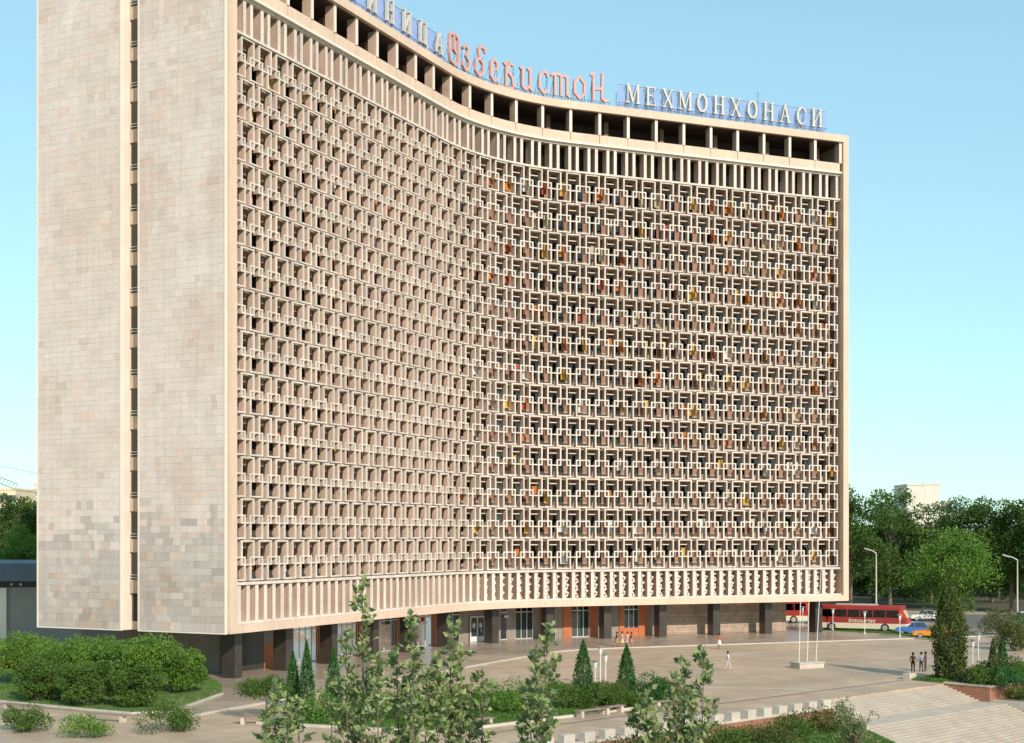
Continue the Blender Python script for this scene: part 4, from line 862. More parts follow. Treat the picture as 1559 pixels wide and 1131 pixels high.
lowgrass = [B(-70, 55.6), B(UL - 0.4, 55.6), B(UL - 0.4, 63.4), B(-70, 63.4)]
bq = [Vector((p.x, p.y, 0)) for p in lowgrass]
xs_ = RNG.uniform(0, 1, (34000, 2)); pts = np.array([[*(bq[0] + (bq[1] - bq[0]) * a + (bq[3] - bq[0]) * b).xy, (TZ if 55.6 + 7.8 * b < 58.1 else -1.15 + (LOW + 1.17) * (55.6 + 7.8 * b - 58.2) / 5.4) + 0.09] for a, b in xs_])
o = link('grass', leaves_mesh('grass', leaf_arrays(pts, 0.28, 2.0, aspect=0.25), grassm)); o['kind'] = 'stuff'; tag(o, 'rough grass below the orange brick wall', 'grass')
# narrow-leaved sapling in front of the stairs, rooted on the lower ground
D = 60.0; wb = Vector(((1302 - CX) / F_PX * D, D, LOW)); ht = topz(1050, D) - LOW
t = thing('willow_sapling', 'loose narrow-leaved sapling in front of the stairs', 'tree', wb)
wl = []; sm = MB(); fork = Vector((0, 0, ht - 2.9)); sm.tube([(0, 0, -0.1), (0.06, 0, fork.z * 0.5), fork], [0.09, 0.07, 0.05], 6)
for i in range(44):
    a = random.uniform(0, 6.28); rr = random.uniform(0.1, 0.95); top = Vector((math.cos(a) * rr, math.sin(a) * rr, ht - random.uniform(0.05, 1.9) - rr * 0.5)); tip = top + Vector((math.cos(a) * 0.35, math.sin(a) * 0.35, -random.uniform(0.2, 0.7)))
    pl = [fork - Vector((0, 0, random.uniform(0, 1.0))), fork.lerp(top, 0.6) + Vector((0, 0, 0.2)), top, tip]; sm.tube(pl, [0.025, 0.016, 0.010, 0.004], 4)
    for q in range(24):
        f = q / 24; p = (pl[1].lerp(pl[2], f * 1.6) if f < 0.62 else pl[2].lerp(pl[3], (f - 0.62) / 0.38)); wl.append(tuple(p + Vector((random.gauss(0, .06), random.gauss(0, .06), random.gauss(0, .06)))))
link('crown', leaves_mesh('crown', leaf_arrays(np.array(wl), 0.19, -0.4, aspect=0.28), leaf_mat('leaf_willow', (0.12, 0.17, 0.05), (0.28, 0.32, 0.13), 3.0)), t); sm.build('trunk', bark, t)

# young poplars in front, rooted on the lower ground near the viewer
def folded_leaves(pts, dirs, size):
    n = len(pts); s = size * RNG.uniform(0.45, 1.3, n)[:, None]
    d = dirs + RNG.normal(0, 0.45, (n, 3)); d /= np.linalg.norm(d, axis=1)[:, None]
    e = np.cross(d, RNG.normal(size=(n, 3))); e /= np.linalg.norm(e, axis=1)[:, None]; f = np.cross(d, e)
    m1 = pts + d * s * 0.45 - f * s * 0.05; tipp = pts + d * s - f * s * 0.14
    l_ = pts + d * s * 0.40 + e * s * 0.40 + f * s * 0.08; r_ = pts + d * s * 0.40 - e * s * 0.40 + f * s * 0.08
    return np.stack([pts, l_, tipp, m1, pts, m1, tipp, r_], axis=1).reshape(-1, 3)
def poplar(label, D, tips, zlow=7.0):
    pts3 = [AT(x, y, D + random.uniform(-0.6, 0.6)) for x, y in tips]
    cx_ = sum(p.x for p in pts3) / len(pts3); base = Vector((cx_, D, LOW))
    t = thing('young_poplar', label, 'tree', base, 0, 'young poplars in front of the plaza')
    tr = MB(); lp, ld = [], []
    fork = Vector((0, 0, 5.6)); tr.tube([(0, 0, -0.1), (0.05, 0.0, 3.0), tuple(fork)], [0.13, 0.10, 0.075], 7)
    for p in pts3:
        tip = p - base; bend = Vector((fork.x + (tip.x - fork.x) * 0.75, (tip.y) * 0.6, fork.z + 1.3))
        path = [fork, bend, bend.lerp(tip, 0.5) + Vector((random.gauss(0, .05), 0, 0)), tip]; tr.tube(path, [0.05, 0.035, 0.02, 0.006], 5)
        L = (tip - bend).length; f = 0.02
        while f < 0.97:
            q = bend.lerp(tip, f); a = random.uniform(0, 6.28); l = (0.10 + 0.34 * (1 - f) ** 0.8) * random.uniform(0.5, 1.25)
            e = q + Vector((math.cos(a) * l, math.sin(a) * l, l * random.uniform(0.5, 1.4))); tr.tube([q, q.lerp(e, 0.5) + Vector((0, 0, -0.03)), e], [0.011, 0.008, 0.003], 4)
            for i in range(random.randint(8, 12)):
                g_ = random.uniform(0.25, 1.05); pp = q.lerp(e, g_); b_ = random.uniform(0, 6.28); dv = (e - q).normalized() * 0.7 + Vector((math.cos(b_), math.sin(b_), 0.25))
                lp.append(tuple(pp + dv * 0.03)); ld.append(tuple(dv))
            f += random.uniform(0.35, 1.0) * 0.17 / L
        for i in range(16):
            b_ = random.uniform(0, 6.28); dv = Vector((math.cos(b_) * 0.6, math.sin(b_) * 0.6, 1.0)); lp.append(tuple(bend.lerp(tip, random.uniform(0.86, 1.0)))); ld.append(tuple(dv))
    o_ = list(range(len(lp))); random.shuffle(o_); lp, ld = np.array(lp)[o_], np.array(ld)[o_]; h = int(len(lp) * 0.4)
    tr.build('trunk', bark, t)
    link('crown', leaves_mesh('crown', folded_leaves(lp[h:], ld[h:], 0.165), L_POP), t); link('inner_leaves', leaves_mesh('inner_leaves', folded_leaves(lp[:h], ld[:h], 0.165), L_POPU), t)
    return t
poplar('young poplar with the tallest shoot of the row', 30, [(552, 878), (527, 962), (505, 1015), (575, 1000), (538, 1040)])
poplar('young poplar in front of the dark glazed bays', 31, [(626, 932), (604, 990), (650, 1020), (620, 1045)])
poplar('bushy young poplar in front of the entrance side', 32, [(684, 943), (702, 985), (735, 1022), (665, 1000), (715, 1040), (690, 1060)])
poplar('slim young poplar between the entrance and the orange pilasters', 30, [(832, 945), (815, 985), (803, 1035), (822, 1060)])
poplar('young poplar beside the white blocks leaning its tip outwards', 33, [(1072, 985), (1042, 1005), (1025, 1030), (1052, 1048), (1030, 1075)])
poplar('short young poplar over the bench on the path', 32, [(982, 1052), (970, 1080), (998, 1085)])
poplar('short young poplar in front of the pair of slim conifers', 31, [(418, 1040), (440, 1075), (405, 1085), (455, 1060)])

# ------------------------------------------------------------------ benches, lamps, flagpoles
def bench(label, p, rz, L=2.6):
    t = thing('bench', label, 'bench', p, rz, 'benches along the planting beds')
    for i in range(4): MB().box(-L/2, L/2, -0.26 + i * 0.135, -0.14 + i * 0.135, 0.40, 0.46).build('slat', wood, t)
    for x in (-L/2 + 0.3, L/2 - 0.3): MB().box(x - 0.11, x + 0.11, -0.24, 0.24, -0.01, 0.40).build('leg', concrete, t)
    return t
bench('slatted bench on the path in front of the round shrubs', G(903, 1090), TM, 2.9); bench('slatted bench end to end with the one by the round shrubs', G(930, 1085.5), TM, 2.3); bench('slatted bench half hidden by a poplar tip', G(1018, 1076), TM, 3.0)
bench('slatted bench at the edge of the long lawn behind a poplar', G(822, 1099), TM, 2.6); bench('slatted bench beside the thin-stemmed umbrella tree', G(405, 1102), 0.02, 3.4); bench('low bench under the spreading tree at the lawn kerb', G(35, 1083), -0.55, 3.6); bench('low bench at the bend of the lawn kerb', G(160, 1098), -0.35, 3.2)
bench('slatted bench in the gap below the poplars', G(725, 1106), TM, 2.6)
def flare_lamp(label, p, h, grp):
    t = thing('lamp_post', label, 'lamp', p, 0, grp)
    MB().lathe([(0.09, -0.02), (0.09, 0.25), (0.045, 0.3), (0.04, h - 0.75)], 8).build('pole', lampw, t)
    MB().lathe([(0.05, h - 0.75), (0.10, h - 0.6), (0.16, h - 0.2), (0.20, h - 0.12)], 10).build('lamp_head', lampw, t)
    MB().lathe([(0.20, h - 0.118), (0.34, h - 0.10), (0.34, h - 0.05), (0.1, h)], 12).build('cap', greym, t); return t
for x, y, yt, lb in ((906, 1053, 1004, 'shortest flared lamp of the three in the plaza bed'), (914, 1044, 983, 'tallest flared lamp of the three in the plaza bed'), (922, 1043, 994, 'flared lamp of the three on the side of the right conifer')):
    p = G(x, y); flare_lamp(lb, p, topz(yt, p.y), 'flared lamps in the plaza')
for x, y, yt, lb in ((1222, 953, 923, 'flared lamp seen between the last two pillars'), (1268, 961, 926, 'flared lamp before the rear wheel of the red coach'), (1316.5, 966, 930, 'flared lamp before the front wheel of the red coach'), (1370, 971, 935, 'flared lamp before the front of the red coach'),
                     (1481, 1021, 973, 'shorter flared lamp beside the tall cypress'), (1489.5, 1023, 963, 'taller flared lamp beside the tall cypress')):
    p = G(x, y); flare_lamp(lb, p, topz(yt, p.y), 'flared lamps along the road')
def street_lamp(label, x, yb, yt, arm):
    p = G(x, yb); h = topz(yt, p.y); t = thing('street_lamp', label, 'street lamp', p, 0, 'tall street lamps')
    MB().tube([(0, 0, -0.05), (0, 0, h * 0.5), (0, 0, h)], [0.12, 0.10, 0.07], 8).build('pole', mat('lamp_cream', (0.56, 0.52, 0.42), 0.6, 0.1, 2), t)
    MB().tube([(0, 0, h - 0.03), (arm * 0.5, 0, h + 0.32), (arm, 0, h + 0.5)], [0.06, 0.05, 0.05], 6).build('arm', lampw, t)
    MB().box(-0.45, 0.45, -0.16, 0.16, -0.1, 0.08, 0, Matrix.Translation((arm * 1.15, 0, h + 0.52)) @ Matrix.Rotation(0.3 if arm < 0 else -0.3, 4, 'Y')).build('lamp_head', greym, t)
street_lamp('tall pale street lamp rising behind the red coach', 1334, 948, 842, -1.0); street_lamp('tall street lamp near the grey van at the kerb', 1549, 953, 852, -1.3)
pl = G(1229, 1016.5)
base_o = thing('flagpole_plinth', 'low white plinth carrying three bare flagpoles', 'plinth', pl, TM - 0.35)
MB().box(-1.25, 1.25, -0.7, 0.7, 0, 0.42).build('plinth_block', concrete, base_o); MB().box(-1.32, 1.32, -0.77, 0.77, 0.423, 0.52).build('plinth_top', concrete, base_o)
Mx = Matrix.Translation(pl) @ Matrix.Rotation(TM - 0.35, 4, 'Z')
for i, (x, xt) in enumerate(((-0.85, 1218.5), (0.0, 1231.5), (0.9, 1249))):
    b = Mx @ Vector((x, 0, 0.5)); top = Vector(((xt + 2 - CX) / F_PX * b.y, b.y, 9.6))
    t = thing('flagpole', ['bare flagpole at the glazed-bay end of the plinth', 'middle bare flagpole on the white plinth', 'bare flagpole at the coach end of the plinth'][i], 'flagpole', b, 0, 'flagpoles on the white plinth')
    MB().tube([(0, 0, 0), tuple(top - b)], [0.035, 0.022], 7).build('pole', lampw, t); MB().lathe([(0.02, 0), (0.07, 0.06), (0.02, 0.13)], 8, 0, Matrix.Translation(top - b)).build('finial', lampw, t)

# ------------------------------------------------------------------ road, vehicles
rd = [G(1180, 946), G(1700, 985), G(1800, 940), G(1150, 931)]
q = rd; a_ = sum(q[i].x * q[(i+1) % 4].y - q[(i+1) % 4].x * q[i].y for i in range(4)); q = q if a_ > 0 else q[::-1]
struct(MB().slab([(p.x, p.y) for p in q], 0.001, 0.012).build('road', asphalt))
gs = [G(1255, 962), G(1340, 967), G(1420, 975), G(1425, 969), G(1340, 961), G(1255, 957)]
bed('verge', 'narrow green verge between the plaza and the coach', gs, 0.05, soil, 6000)
kerb('pale kerb of the verge', gs[:3])
wd = [G(1180, 928), G(1800, 933), (300, 430, 0), (60, 430, 0)]
bed('wood_floor', '', [Vector(p) for p in wd], 0.02, mat('wood_floor', (0.10, 0.09, 0.05), 0.95, 0.35, 0.3))  # dark colour stands for the shade under the trees
def paint(n, c): return mat(n, c, 0.3, 0.05, 1.5, spec=0.5)
chrome = mat('chrome', (0.6, 0.6, 0.6), 0.2, 0.05, 2, metal=0.9)
cloth_dark = mat('seat_dark', (0.04, 0.035, 0.03), 0.9)
def wheel(t, x, y, r, wdt):
    o = thing_part = link('wheel', None, t) if False else None
    M = Matrix.Translation((x, y, r)) @ Matrix.Rotation(math.pi / 2, 4, 'X')
    w_ = MB().lathe([(r * 0.62, -wdt / 2), (r * 0.95, -wdt / 2), (r, -wdt * 0.3), (r, wdt * 0.3), (r * 0.95, wdt / 2), (r * 0.62, wdt / 2)], 18, 0, M).build('wheel', tyre, t)
    MB().lathe([(0.02, -wdt * 0.52), (r * 0.60, -wdt * 0.50), (r * 0.60, wdt * 0.50), (0.02, wdt * 0.52)], 14, 0, M).build('rim', mat('rim_grey', (0.45, 0.44, 0.42), 0.4, 0.1, 3, metal=0.5), w_)
def text_mesh(txt, size, m, depth=0.01):
    c = bpy.data.curves.new('lettering', 'FONT'); c.body = txt; c.size = size; c.extrude = depth; c.align_x = 'CENTER'; c.shear = 0.2; c.offset = size * 0.012
    o = bpy.data.objects.new('lettering', c); COL.objects.link(o); dg = bpy.context.evaluated_depsgraph_get()
    me = bpy.data.meshes.new_from_object(o.evaluated_get(dg)); bpy.data.objects.remove(o); me.materials.clear(); me.materials.append(m); return me
def loft(mb, secs, mi=0):     # list of closed rings (same count) in 3D
    n = len(secs[0]); o = len(mb.v)
    for s_ in secs: mb.v += [tuple(p) for p in s_]
    for i in range(len(secs) - 1):
        for k in range(n): mb.f.append((o + i*n + k, o + i*n + (k+1) % n, o + (i+1)*n + (k+1) % n, o + (i+1)*n + k)); mb.m.append(mi)
    mb.f.append(tuple(o + k for k in range(n - 1, -1, -1))); mb.m.append(mi); mb.f.append(tuple(o + (len(secs)-1)*n + k for k in range(n))); mb.m.append(mi); return mb
def coach(label, p, rz, writing=True):
    t = thing('coach', label, 'bus', p, rz, 'red coaches on the road'); L, W = 11.8, 2.5
    red, dred, crm = paint('coach_red', (0.60, 0.045, 0.03)), paint('coach_dark_red', (0.30, 0.03, 0.025)), paint('coach_cream', (0.66, 0.58, 0.40))
    def ring(x, z0, z1, hw, rr=0.12): return [(x, -hw, z0), (x, hw, z0), (x, hw, z1 - rr), (x, hw - rr, z1), (x, -hw + rr, z1), (x, -hw, z1 - rr)]
    loft(MB(), [ring(x, 0.38, 1.02, W/2 - e, 0.02) for x, e in ((-L/2, .12), (-L/2 + .15, 0), (L/2 - .2, 0), (L/2, .14))]).build('skirt', crm, t)
    loft(MB(), [ring(x, 1.023, 1.72, W/2 - e, 0.02) for x, e in ((-L/2, .12), (-L/2 + .15, 0), (L/2 - .25, 0), (L/2 - .02, .14))]).build('side_panel', dred, t)
    loft(MB(), [ring(x, 2.62, 3.15, W/2 - e, 0.22) for x, e in ((-L/2 + .1, .14), (-L/2 + .3, .02), (L/2 - .75, .02), (L/2 - .50, .16))]).build('roof', dred, t)
    loft(MB(), [ring(x, 1.723, 2.617, W/2 - 0.30, 0.02) for x in (-L/2 + .5, L/2 - 1.6)]).build('interior', cloth_dark, t)
    fr = MB(); xs = [-L/2 + 0.2 + i * (L - 1.2) / 7 for i in range(8)]
    for x in xs:
        for y in (-1, 1): fr.box(x - 0.05, x + 0.05, min(y * (W/2 - 0.10), y * (W/2 - 0.03)), max(y * (W/2 - 0.10), y * (W/2 - 0.03)), 1.722, 2.619)
    fr.build('window_pillars', dred, t)
    for i in range(7):
        for y in (-1, 1): MB().box(xs[i] + 0.06, xs[i+1] - 0.06, min(y * (W/2 - 0.08), y * (W/2 - 0.06)), max(y * (W/2 - 0.08), y * (W/2 - 0.06)), 1.73, 2.61).build('window', wglass, t)
        for y in (-0.55, 0.55): MB().box(xs[i] + 0.5, xs[i] + 0.68, y - 0.22, y + 0.22, 1.73, 2.3).build('headrest', mat('headrest_white', (0.62, 0.60, 0.55), 0.9), t)
    ws = MB().add([(L/2 - .03, -W/2 + .16, 1.73), (L/2 - .03, W/2 - .16, 1.73), (L/2 - .50, W/2 - .22, 2.615), (L/2 - .50, -W/2 + .22, 2.615), (L/2 - .06, -W/2 + .16, 1.73), (L/2 - .06, W/2 - .16, 1.73), (L/2 - .53, W/2 - .22, 2.615), (L/2 - .53, -W/2 + .22, 2.615)],
                  [(0, 1, 2, 3), (7, 6, 5, 4), (0, 4, 5, 1), (1, 5, 6, 2), (2, 6, 7, 3), (3, 7, 4, 0)]).build('windscreen', mat('cream_blind', (0.62, 0.56, 0.40), 0.25, 0.12, 1.5, spec=0.6), t)  # windscreen in one even cream colour
    corner = MB()
    for y in (-1, 1):
        c = y * (W/2 - 0.10); corner.add([(L/2 - 1.0, c - .07, 1.724), (L/2 - .05, c - .07, 1.724), (L/2 - .52, c - .07, 2.618), (L/2 - 1.0, c - .07, 2.618), (L/2 - 1.0, c + .07, 1.724), (L/2 - .05, c + .07, 1.724), (L/2 - .52, c + .07, 2.618), (L/2 - 1.0, c + .07, 2.618)], [(0, 1, 2, 3), (7, 6, 5, 4), (0, 4, 5, 1), (1, 5, 6, 2), (2, 6, 7, 3), (3, 7, 4, 0)])
    corner.build('front_pillars', red, t)
    MB().box(L/2 - .01, L/2 + .02, -W/2 + .16, W/2 - .16, 1.03, 1.70).build('nose_panel', red, t)
    for y in (-0.8, -0.55, 0.55, 0.8): MB().lathe([(0.11, 0), (0.11, 0.05), (0.04, 0.07)], 10, 0, Matrix.Translation((L/2 - .005, y, 0.82)) @ Matrix.Rotation(math.pi/2, 4, 'Y')).build('headlight', lampw, t)
    MB().box(L/2 - .05, L/2 + .10, -W/2 + .05, W/2 - .05, 0.40, 0.60).build('bumper', lampw, t)
    for x in (-L/2 + 2.9, L/2 - 2.6):
        for y in (-W/2 + 0.13, W/2 - 0.13): wheel(t, x, y, 0.52, 0.30)
    MB().box(-2.6, 2.2, -0.85, 0.85, 3.152, 3.26).build('roof_hatch', mat('hatch', (0.5, 0.42, 0.38), 0.6), t)
    if writing:
        me = text_mesh('Intourist', 0.92, crm); link('lettering', me, t, Matrix.Translation((0.55, -W/2 - 0.012, 1.12)) @ Matrix.Rotation(math.pi/2, 4, 'X') @ Matrix.Diagonal((1.0, 0.75, 1, 1)))
    return t
bc = G(1311, 961.5); coach('red and cream coach with pale lettering along its side', (bc.x, bc.y + 1.2, 0.012), R(-24))
bc = G(1170, 949); coach('red and cream coach seen between the last pillars of the hotel', (bc.x, bc.y + 1, 0.012), R(-4), False)
def car(label, p, rz, col, name):
    t = thing('car', label, 'car', p, rz, 'cars parked by the road'); m = paint(name, col); L, W = 4.15, 1.62
    low = [(-L/2, .34), (-L/2 - .02, .62), (-L/2 + .08, .82), (-L/2 + .9, .90), (L/2 - 1.15, .90), (L/2 - .12, .80), (L/2, .60), (L/2 - .02, .34)]
    def ring(y, e): return [(x * (1 - e * 0.02), y, z_ - (e * 0.03 if z_ > .7 else 0)) for x, z_ in low]
    body = MB(); loft(body, [ring(-W/2, 1), ring(-W/2 + .06, 0), ring(W/2 - .06, 0), ring(W/2, 1)]); body.build('body', m, t)
    cab = [(-L/2 + .75, .89), (-L/2 + 1.2, 1.40), (L/2 - 1.95, 1.42), (L/2 - 1.30, .89)]
    cb = MB(); loft(cb, [[(x * (.93 if z_ > 1 else 1), y * (.86 if z_ > 1 else 1), z_ - .02) for x, z_ in cab] for y in (-W/2 + .10, W/2 - .10)]); cb.build('cabin_glass', mat('car_glass', (0.05, 0.06, 0.065), 0.08, 0.1, 2, spec=0.7), t)
    rf = MB(); rf.box((-L/2 + 1.12) * .95, (L/2 - 1.9) * .93, -W/2 + .17, W/2 - .17, 1.385, 1.43); rf.build('roof', m, t)
    pil = MB()
    for y in (-1, 1):
        for (xa, xb) in ((-L/2 + .78, -L/2 + 1.22), (-0.12, -0.12), (L/2 - 1.32, L/2 - 1.95)):
            pil.tube([(xa, y * (W/2 - .095), .88), (xb * .94, y * (W/2 - .195), 1.40)], 0.035, 4)
    pil.build('pillars', m, t)
    for x in (-L/2 + .78, L/2 - .78):
        for y in (-W/2 + .09, W/2 - .09): wheel(t, x, y, 0.30, 0.18)
    for y in (-.58, .58):
        MB().lathe([(0.10, 0), (0.10, .04), (.03, .06)], 10, 0, Matrix.Translation((L/2 - .015, y, .62)) @ Matrix.Rotation(math.pi/2, 4, 'Y')).build('headlight', lampw, t)
        MB().box(-L/2 - .045, -L/2 - .01, y - .14, y + .14, .56, .72).build('tail_light', mat('tail_red', (0.4, 0.02, 0.02), 0.4), t)
    MB().box(L/2 - .02, L/2 + .07, -W/2 + .06, W/2 - .06, .40, .48).build('bumper', chrome, t); MB().box(-L/2 - .08, -L/2 + .01, -W/2 + .06, W/2 - .06, .40, .48).build('bumper', chrome, t)
    return t
c = G(1393, 966); car('bright blue small car parked beside the orange one', (c.x, c.y, .012), R(150), (0.07, 0.20, 0.55), 'car_blue')
c = G(1419, 971.5); car('orange small car half hidden by the tall cypress', (c.x, c.y, .012), R(165), (0.68, 0.25, 0.03), 'car_orange')
c = G(1408, 945); car('white saloon car standing under the trees', (c.x, c.y, .012), R(178), (0.72, 0.68, 0.58), 'car_white')
c = G(1568, 954)
t = thing('van', 'grey van at the kerb beside the tall street lamp', 'van', (c.x, c.y, .012), R(172)); m = paint('van_grey', (0.22, 0.25, 0.28))
loft(MB(), [[(x, y, z_) for x, z_ in ((-2.2, .4), (-2.2, 1.1), (2.0, 1.1), (2.2, .95), (2.2, .4))] for y in (-.9, .9)]).build('body', m, t)
loft(MB(), [[(x, y * (.9 if z_ > 1.5 else 1), z_) for x, z_ in ((-2.18, 1.10), (-2.1, 1.75), (1.2, 1.75), (1.75, 1.10))] for y in (-.87, .87)]).build('cabin_glass', MATS['car_glass'], t)
MB().box(-2.12, 1.25, -.80, .80, 1.752, 1.92).build('roof', paint('van_roof', (0.5, 0.52, 0.54)), t)
for x in (-1.4, 1.4):
    for y in (-.78, .78): wheel(t, x, y, .33, .2)

# ------------------------------------------------------------------ people
skin = mat('skin', (0.42, 0.24, 0.16), 0.6, 0.05, 6); hair = mat('hair_dark', (0.02, 0.015, 0.012), 0.6, 0.1, 20)
def person(label, p, rz, h, shirt, legs, stride=0.1, armang=0.15, skirt=False, group=None, shoes=(0.03, 0.025, 0.02), bent=(0.1, 0.1)):
    k = h / 1.72; t = thing('person', label, 'person', p, rz, group)
    V, E, Rd = [], [], []
    def nd(v, r, par=None):
        V.append(tuple(Vector(v) * k)); Rd.append((r[0] * k, r[1] * k) if isinstance(r, tuple) else (r * k, r * k))
        if par is not None: E.append((par, len(V) - 1))
        return len(V) - 1
    pel = nd((0, 0, .95), (.155, .115)); wst = nd((0, 0, 1.10), (.135, .10), pel); ch = nd((0, 0.0, 1.30), (.165, .115), wst); nk0 = nd((0, 0, 1.43), (.075, .07), ch)
    nk = nd((0.01, 0, 1.50), (.052, .055), nk0); hd = nd((.025, 0, 1.58), (.072, .088), nk); ht = nd((.015, 0, 1.665), (.075, .092), hd)
    nose = nd((.105, 0, 1.585), .018, hd)
    for sgn, sw, bd in ((1, 1, bent[0]), (-1, -1, bent[1])):
        hip = nd((0, sgn * .095, .88), .092, pel); kx = stride * sw * 0.5
        kn = nd((kx + .02, sgn * .10, .49), .062, hip); an_ = nd((stride * sw - (0.04 if sw < 0 else 0), sgn * .105, .09), .040, kn)
        nd((stride * sw + .15, sgn * .12, .032), (.035, .030), an_)
        sh_ = nd((0, sgn * .185, 1.385), .060, ch); ax = -stride * sw * 0.45
        el = nd((ax, sgn * (.225 + armang * .15), 1.10), .044, sh_); wr = nd((ax * 1.6 + .05 + bd * 1.2, sgn * (.24 + armang * .2 - bd * .5), .87 + bd * 0.9), .030, el)
        d = (Vector(V[wr]) - Vector(V[el])).normalized(); side = Vector((0, 1, 0)); fw = d.cross(side).normalized(); w0 = Vector(V[wr]) / k
        pm_ = nd(w0 + d * .065, (.034, .020), wr)
        for q, (off, ln) in enumerate(((-.026, .07), (-.009, .082), (.009, .078), (.026, .062))):
            f1 = nd(w0 + d * .105 + fw * off, .0095, pm_); nd(w0 + d * (.105 + ln * .8) + fw * off - side * sgn * .02, .008, f1)
        f1 = nd(w0 + d * .045 - fw * .045, .010, wr); nd(w0 + d * .085 - fw * .060, .008, f1)
    me = bpy.data.meshes.new('body_cage'); me.from_pydata(V, E, []); o = bpy.data.objects.new('body_cage', me); COL.objects.link(o)
    md = o.modifiers.new('skin', 'SKIN'); md.use_smooth_shade = True
    for i, sv in enumerate(me.skin_vertices[0].data): sv.radius = Rd[i]; sv.use_root = (i == 0)
    ss = o.modifiers.new('sub', 'SUBSURF'); ss.levels = 1; ss.render_levels = 1
    dg = bpy.context.evaluated_depsgraph_get(); bme = bpy.data.meshes.new_from_object(o.evaluated_get(dg)); bpy.data.objects.remove(o); bpy.data.meshes.remove(me)
    bme.materials.clear()
    sm_ = mat('cloth_%d' % (hash(tuple(shirt)) % 99991), shirt, 0.9, 0.1, 5); lm = mat('cloth_%d' % (hash(tuple(legs)) % 99991), legs, 0.9, 0.1, 5); shm = mat('shoes', shoes, 0.6)
    for m_ in (skin, sm_, lm, hair, shm): bme.materials.append(m_)
    for pg in bme.polygons:
        c_ = pg.center / k; r2 = abs(c_.y)
        if c_.z > 1.47: i = 3 if (c_.z > 1.60 and c_.x < .085) or (c_.x < 0.0 and c_.z > 1.52) else 0
        elif c_.z > 0.97 and r2 < .30 and not (r2 > .20 and c_.z < 1.12): i = 1
        elif r2 > .205 or (c_.x > 0.16 and c_.z > .6): i = 0
        elif c_.z < 0.09: i = 4
        else: i = 0 if (skirt and c_.z < .5) else 2
        pg.material_index = i
    bme.name = 'body'; link('body', bme, t)
    if skirt:
        MB().lathe([(.13 * k, 1.02 * k), (.20 * k, .80 * k), (.27 * k, .50 * k), (.265 * k, .495 * k)], 14).build('skirt', lm, t)
    MB().lathe([(.05 * k, 1.50 * k), (.098 * k, 1.56 * k), (.105 * k, 1.66 * k), (.075 * k, 1.74 * k), (.01, 1.765 * k)], 12, 0, Matrix.Translation((-.022 * k, 0, 0))).build('hair', hair, t, True)
    return t
def PP(x, y): v = G(x, y); return (v.x, v.y, 0.0)
person('man in a brown shirt and dark trousers standing apart by the stone block', PP(1390, 1024), R(70), 1.68, (0.14, 0.085, 0.05), (0.02, 0.02, 0.022), 0.04, 0.25, group='three men by the tall cypress')
person('man in a pale blue shirt standing between two others', PP(1402.5, 1022.5), R(110), 1.66, (0.26, 0.30, 0.42), (0.045, 0.025, 0.028), 0.04, 0.2, group='three men by the tall cypress')
person('man in dark brown clothes standing closest to the tall cypress', PP(1409, 1022), R(160), 1.66, (0.10, 0.05, 0.045), (0.07, 0.04, 0.03), 0.04, 0.2, group='three men by the tall cypress')
person('person in a white shirt and pale trousers walking across the plaza alone', PP(1108.5, 1021), R(-20), 1.64, (0.62, 0.54, 0.52), (0.55, 0.47, 0.42), 0.26, 0.2, bent=(.22, .05))
person('person in an orange-red top and white skirt by a dark pillar', PP(1095, 988), R(60), 1.60, (0.50, 0.12, 0.06), (0.62, 0.58, 0.52), 0.12, 0.1, True)
for x, sc, lc, lb, sk in ((939, (0.10, 0.08, 0.03), (0.30, 0.22, 0.09), 'person in a long olive dress walking ahead of the group', True), (947, (0.60, 0.50, 0.46), (0.52, 0.40, 0.24), 'person in a pale blouse and tan skirt walking in the group', True),
                          (955, (0.66, 0.62, 0.60), (0.50, 0.44, 0.40), 'person in white walking in the middle of the group', False), (961, (0.32, 0.06, 0.05), (0.42, 0.16, 0.12), 'person in a dark red dress walking at the rear of the group', True)):
    o = person(lb, (*G(x, 985.5).xy, 0.0), R(190 + random.uniform(-15, 15)), random.uniform(1.56, 1.68), sc, lc, 0.16, 0.1, sk, 'people walking past the orange pilasters'); o.location.z = 0.002

# ------------------------------------------------------------------ buildings and crane beyond
def block(label, x0, x1, ytop, D, depth, m, floors, cols, rz=0.0, base=0.0):
    xa, xb = (x0 - CX) / F_PX * D, (x1 - CX) / F_PX * D; h = topz(ytop, D); W = xb - xa
    t = thing('apartment_block', label, 'building', ((xa + xb) / 2, D, base), rz)
    MB().box(-W/2, W/2, 0, depth, 0, h).build('wall', m, t); MB().box(-W/2 - .15, W/2 + .15, -.15, depth + .15, h + .002, h + .5).build('roof', m, t)
    for f in range(floors):
        for c_ in range(cols):
            x = -W/2 + W * (c_ + 0.5) / cols; zz = h - 2.6 - f * 3.0
            wn = MB().box(x - .7, x + .7, -.06, .02, zz, zz + 1.4).build('window', mat('far_window', (0.12, 0.13, 0.14), 0.3), t); MB().box(x - .8, x + .8, -.12, -.001, zz - .12, zz - .002).build('sill', m, wn)
    return t
pm_ = mat('pale_panel', (0.66, 0.62, 0.52), 0.85, 0.06, 0.3)
block('pale blank apartment block rising above the trees', 1381, 1408, 739, 420, 14, pm_, 0, 0, 0.0); block('pale apartment block joined to the blank one', 1408.3, 1431, 738, 421, 14, pm_, 0, 0)
block('lower pale block with a thin roof rail beside the tall one', 1431.5, 1446, 765, 425, 14, pm_, 2, 3)
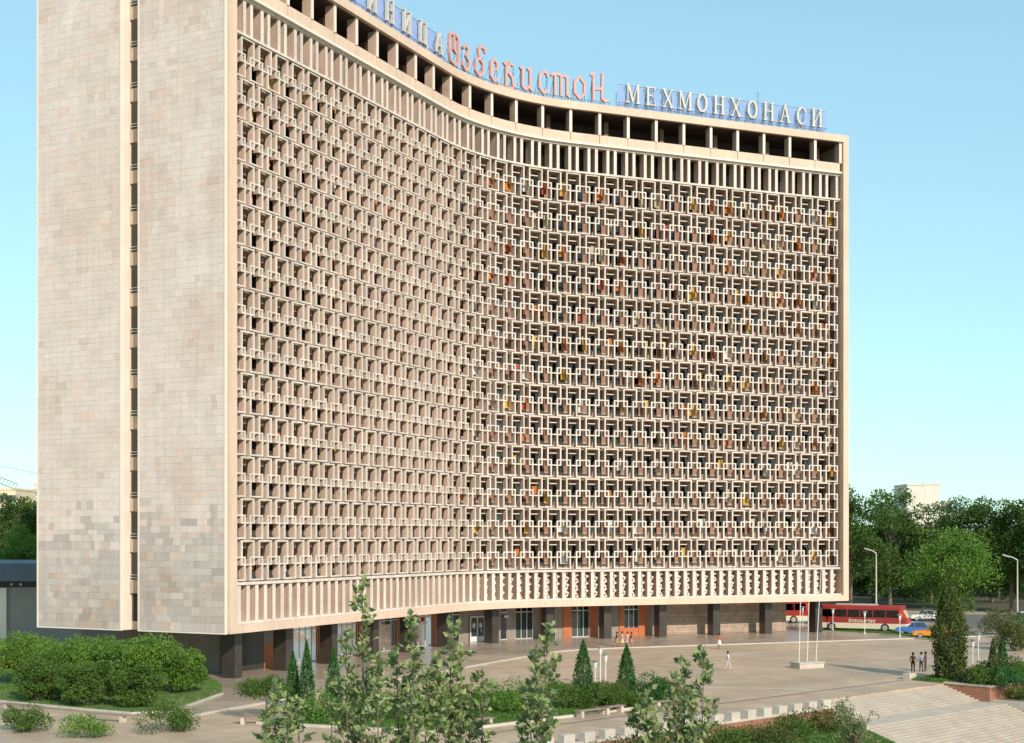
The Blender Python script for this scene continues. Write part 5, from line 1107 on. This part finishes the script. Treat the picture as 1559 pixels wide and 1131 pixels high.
block('cream apartment block beyond the trees left of the hotel', -60, 24, 746, 330, 14, mat('cream_panel', (0.66, 0.56, 0.38), 0.85, 0.06, 0.3), 6, 12); block('pale apartment block peeping beside the end wall', 50, 90, 738, 360, 14, pm_, 5, 6)
D = 150
t = thing('pavilion', 'low grey pavilion with a flat blue-grey roof left of the hotel', 'building', ((10 - CX) / F_PX * D, D, 0), 0.0)
zr1, zr0, zw = topz(857, D), topz(884, D), topz(894, D)
MB().box(-14, 9, -1.5, 22, zr0, zr1).build('roof', mat('slate_roof', (0.10, 0.125, 0.16), 0.6, 0.12, 0.4), t)
MB().box(-13, 8, 0.4, 20, zw + .002, zr0 - .002).build('clerestory', mat('clerestory_dark', (0.02, 0.022, 0.025), 0.2), t)
MB().box(-13.2, 8.2, 0.0, 20, 0, zw).build('wall', mat('grey_render', (0.28, 0.26, 0.23), 0.9, 0.08, 0.5), t)
MB().box(-0.9, 0.1, -0.35, -0.001, 0, zw - .05).build('pier', pale, t)
for x in (0.4, 1.4): MB().lathe([(0.14, 0), (0.14, .05)], 8, 0, Matrix.Translation((x, 0.39, zw + .3)) @ Matrix.Rotation(math.pi/2, 4, 'X')).build('lamp_disc', lampw, t)
D = 260; t = thing('tower_crane', 'tower crane jib and its tie cable beyond the trees', 'crane', (-130, D, 0))
ya, yb = AT(-90, 694, D) - Vector((-130, D, 0)), AT(27, 742, D) - Vector((-130, D, 0))
j = MB(); prev = None
for i in range(25):
    p = ya.lerp(yb, i / 24); a, b = p + Vector((0, 0, .6)), p + Vector((0, 0, -.6))
    if prev: j.tube([prev[0], a], .10, 4); j.tube([prev[1], b], .10, 4); j.tube([prev[1], a], .06, 4)
    prev = (a, b)
j.build('jib', greym, t)
MB().tube([AT(-90, 690, D) - Vector((-130, D, 0)), AT(90, 728, D) - Vector((-130, D, 0))], .07, 4).build('tie_cable', greym, t)
mm = MB(); mx, my = ya.x, ya.y
for a in (-.8, .8):
    for b in (-.8, .8): mm.tube([(mx + a, my + b, 0), (mx + a, my + b, ya.z + 3)], .1, 4)
for i in range(12): mm.tube([(mx - .8, my - .8, i * 2.2), (mx + .8, my - .8, i * 2.2 + 2.2)], .06, 4)
mm.build('mast', greym, t)
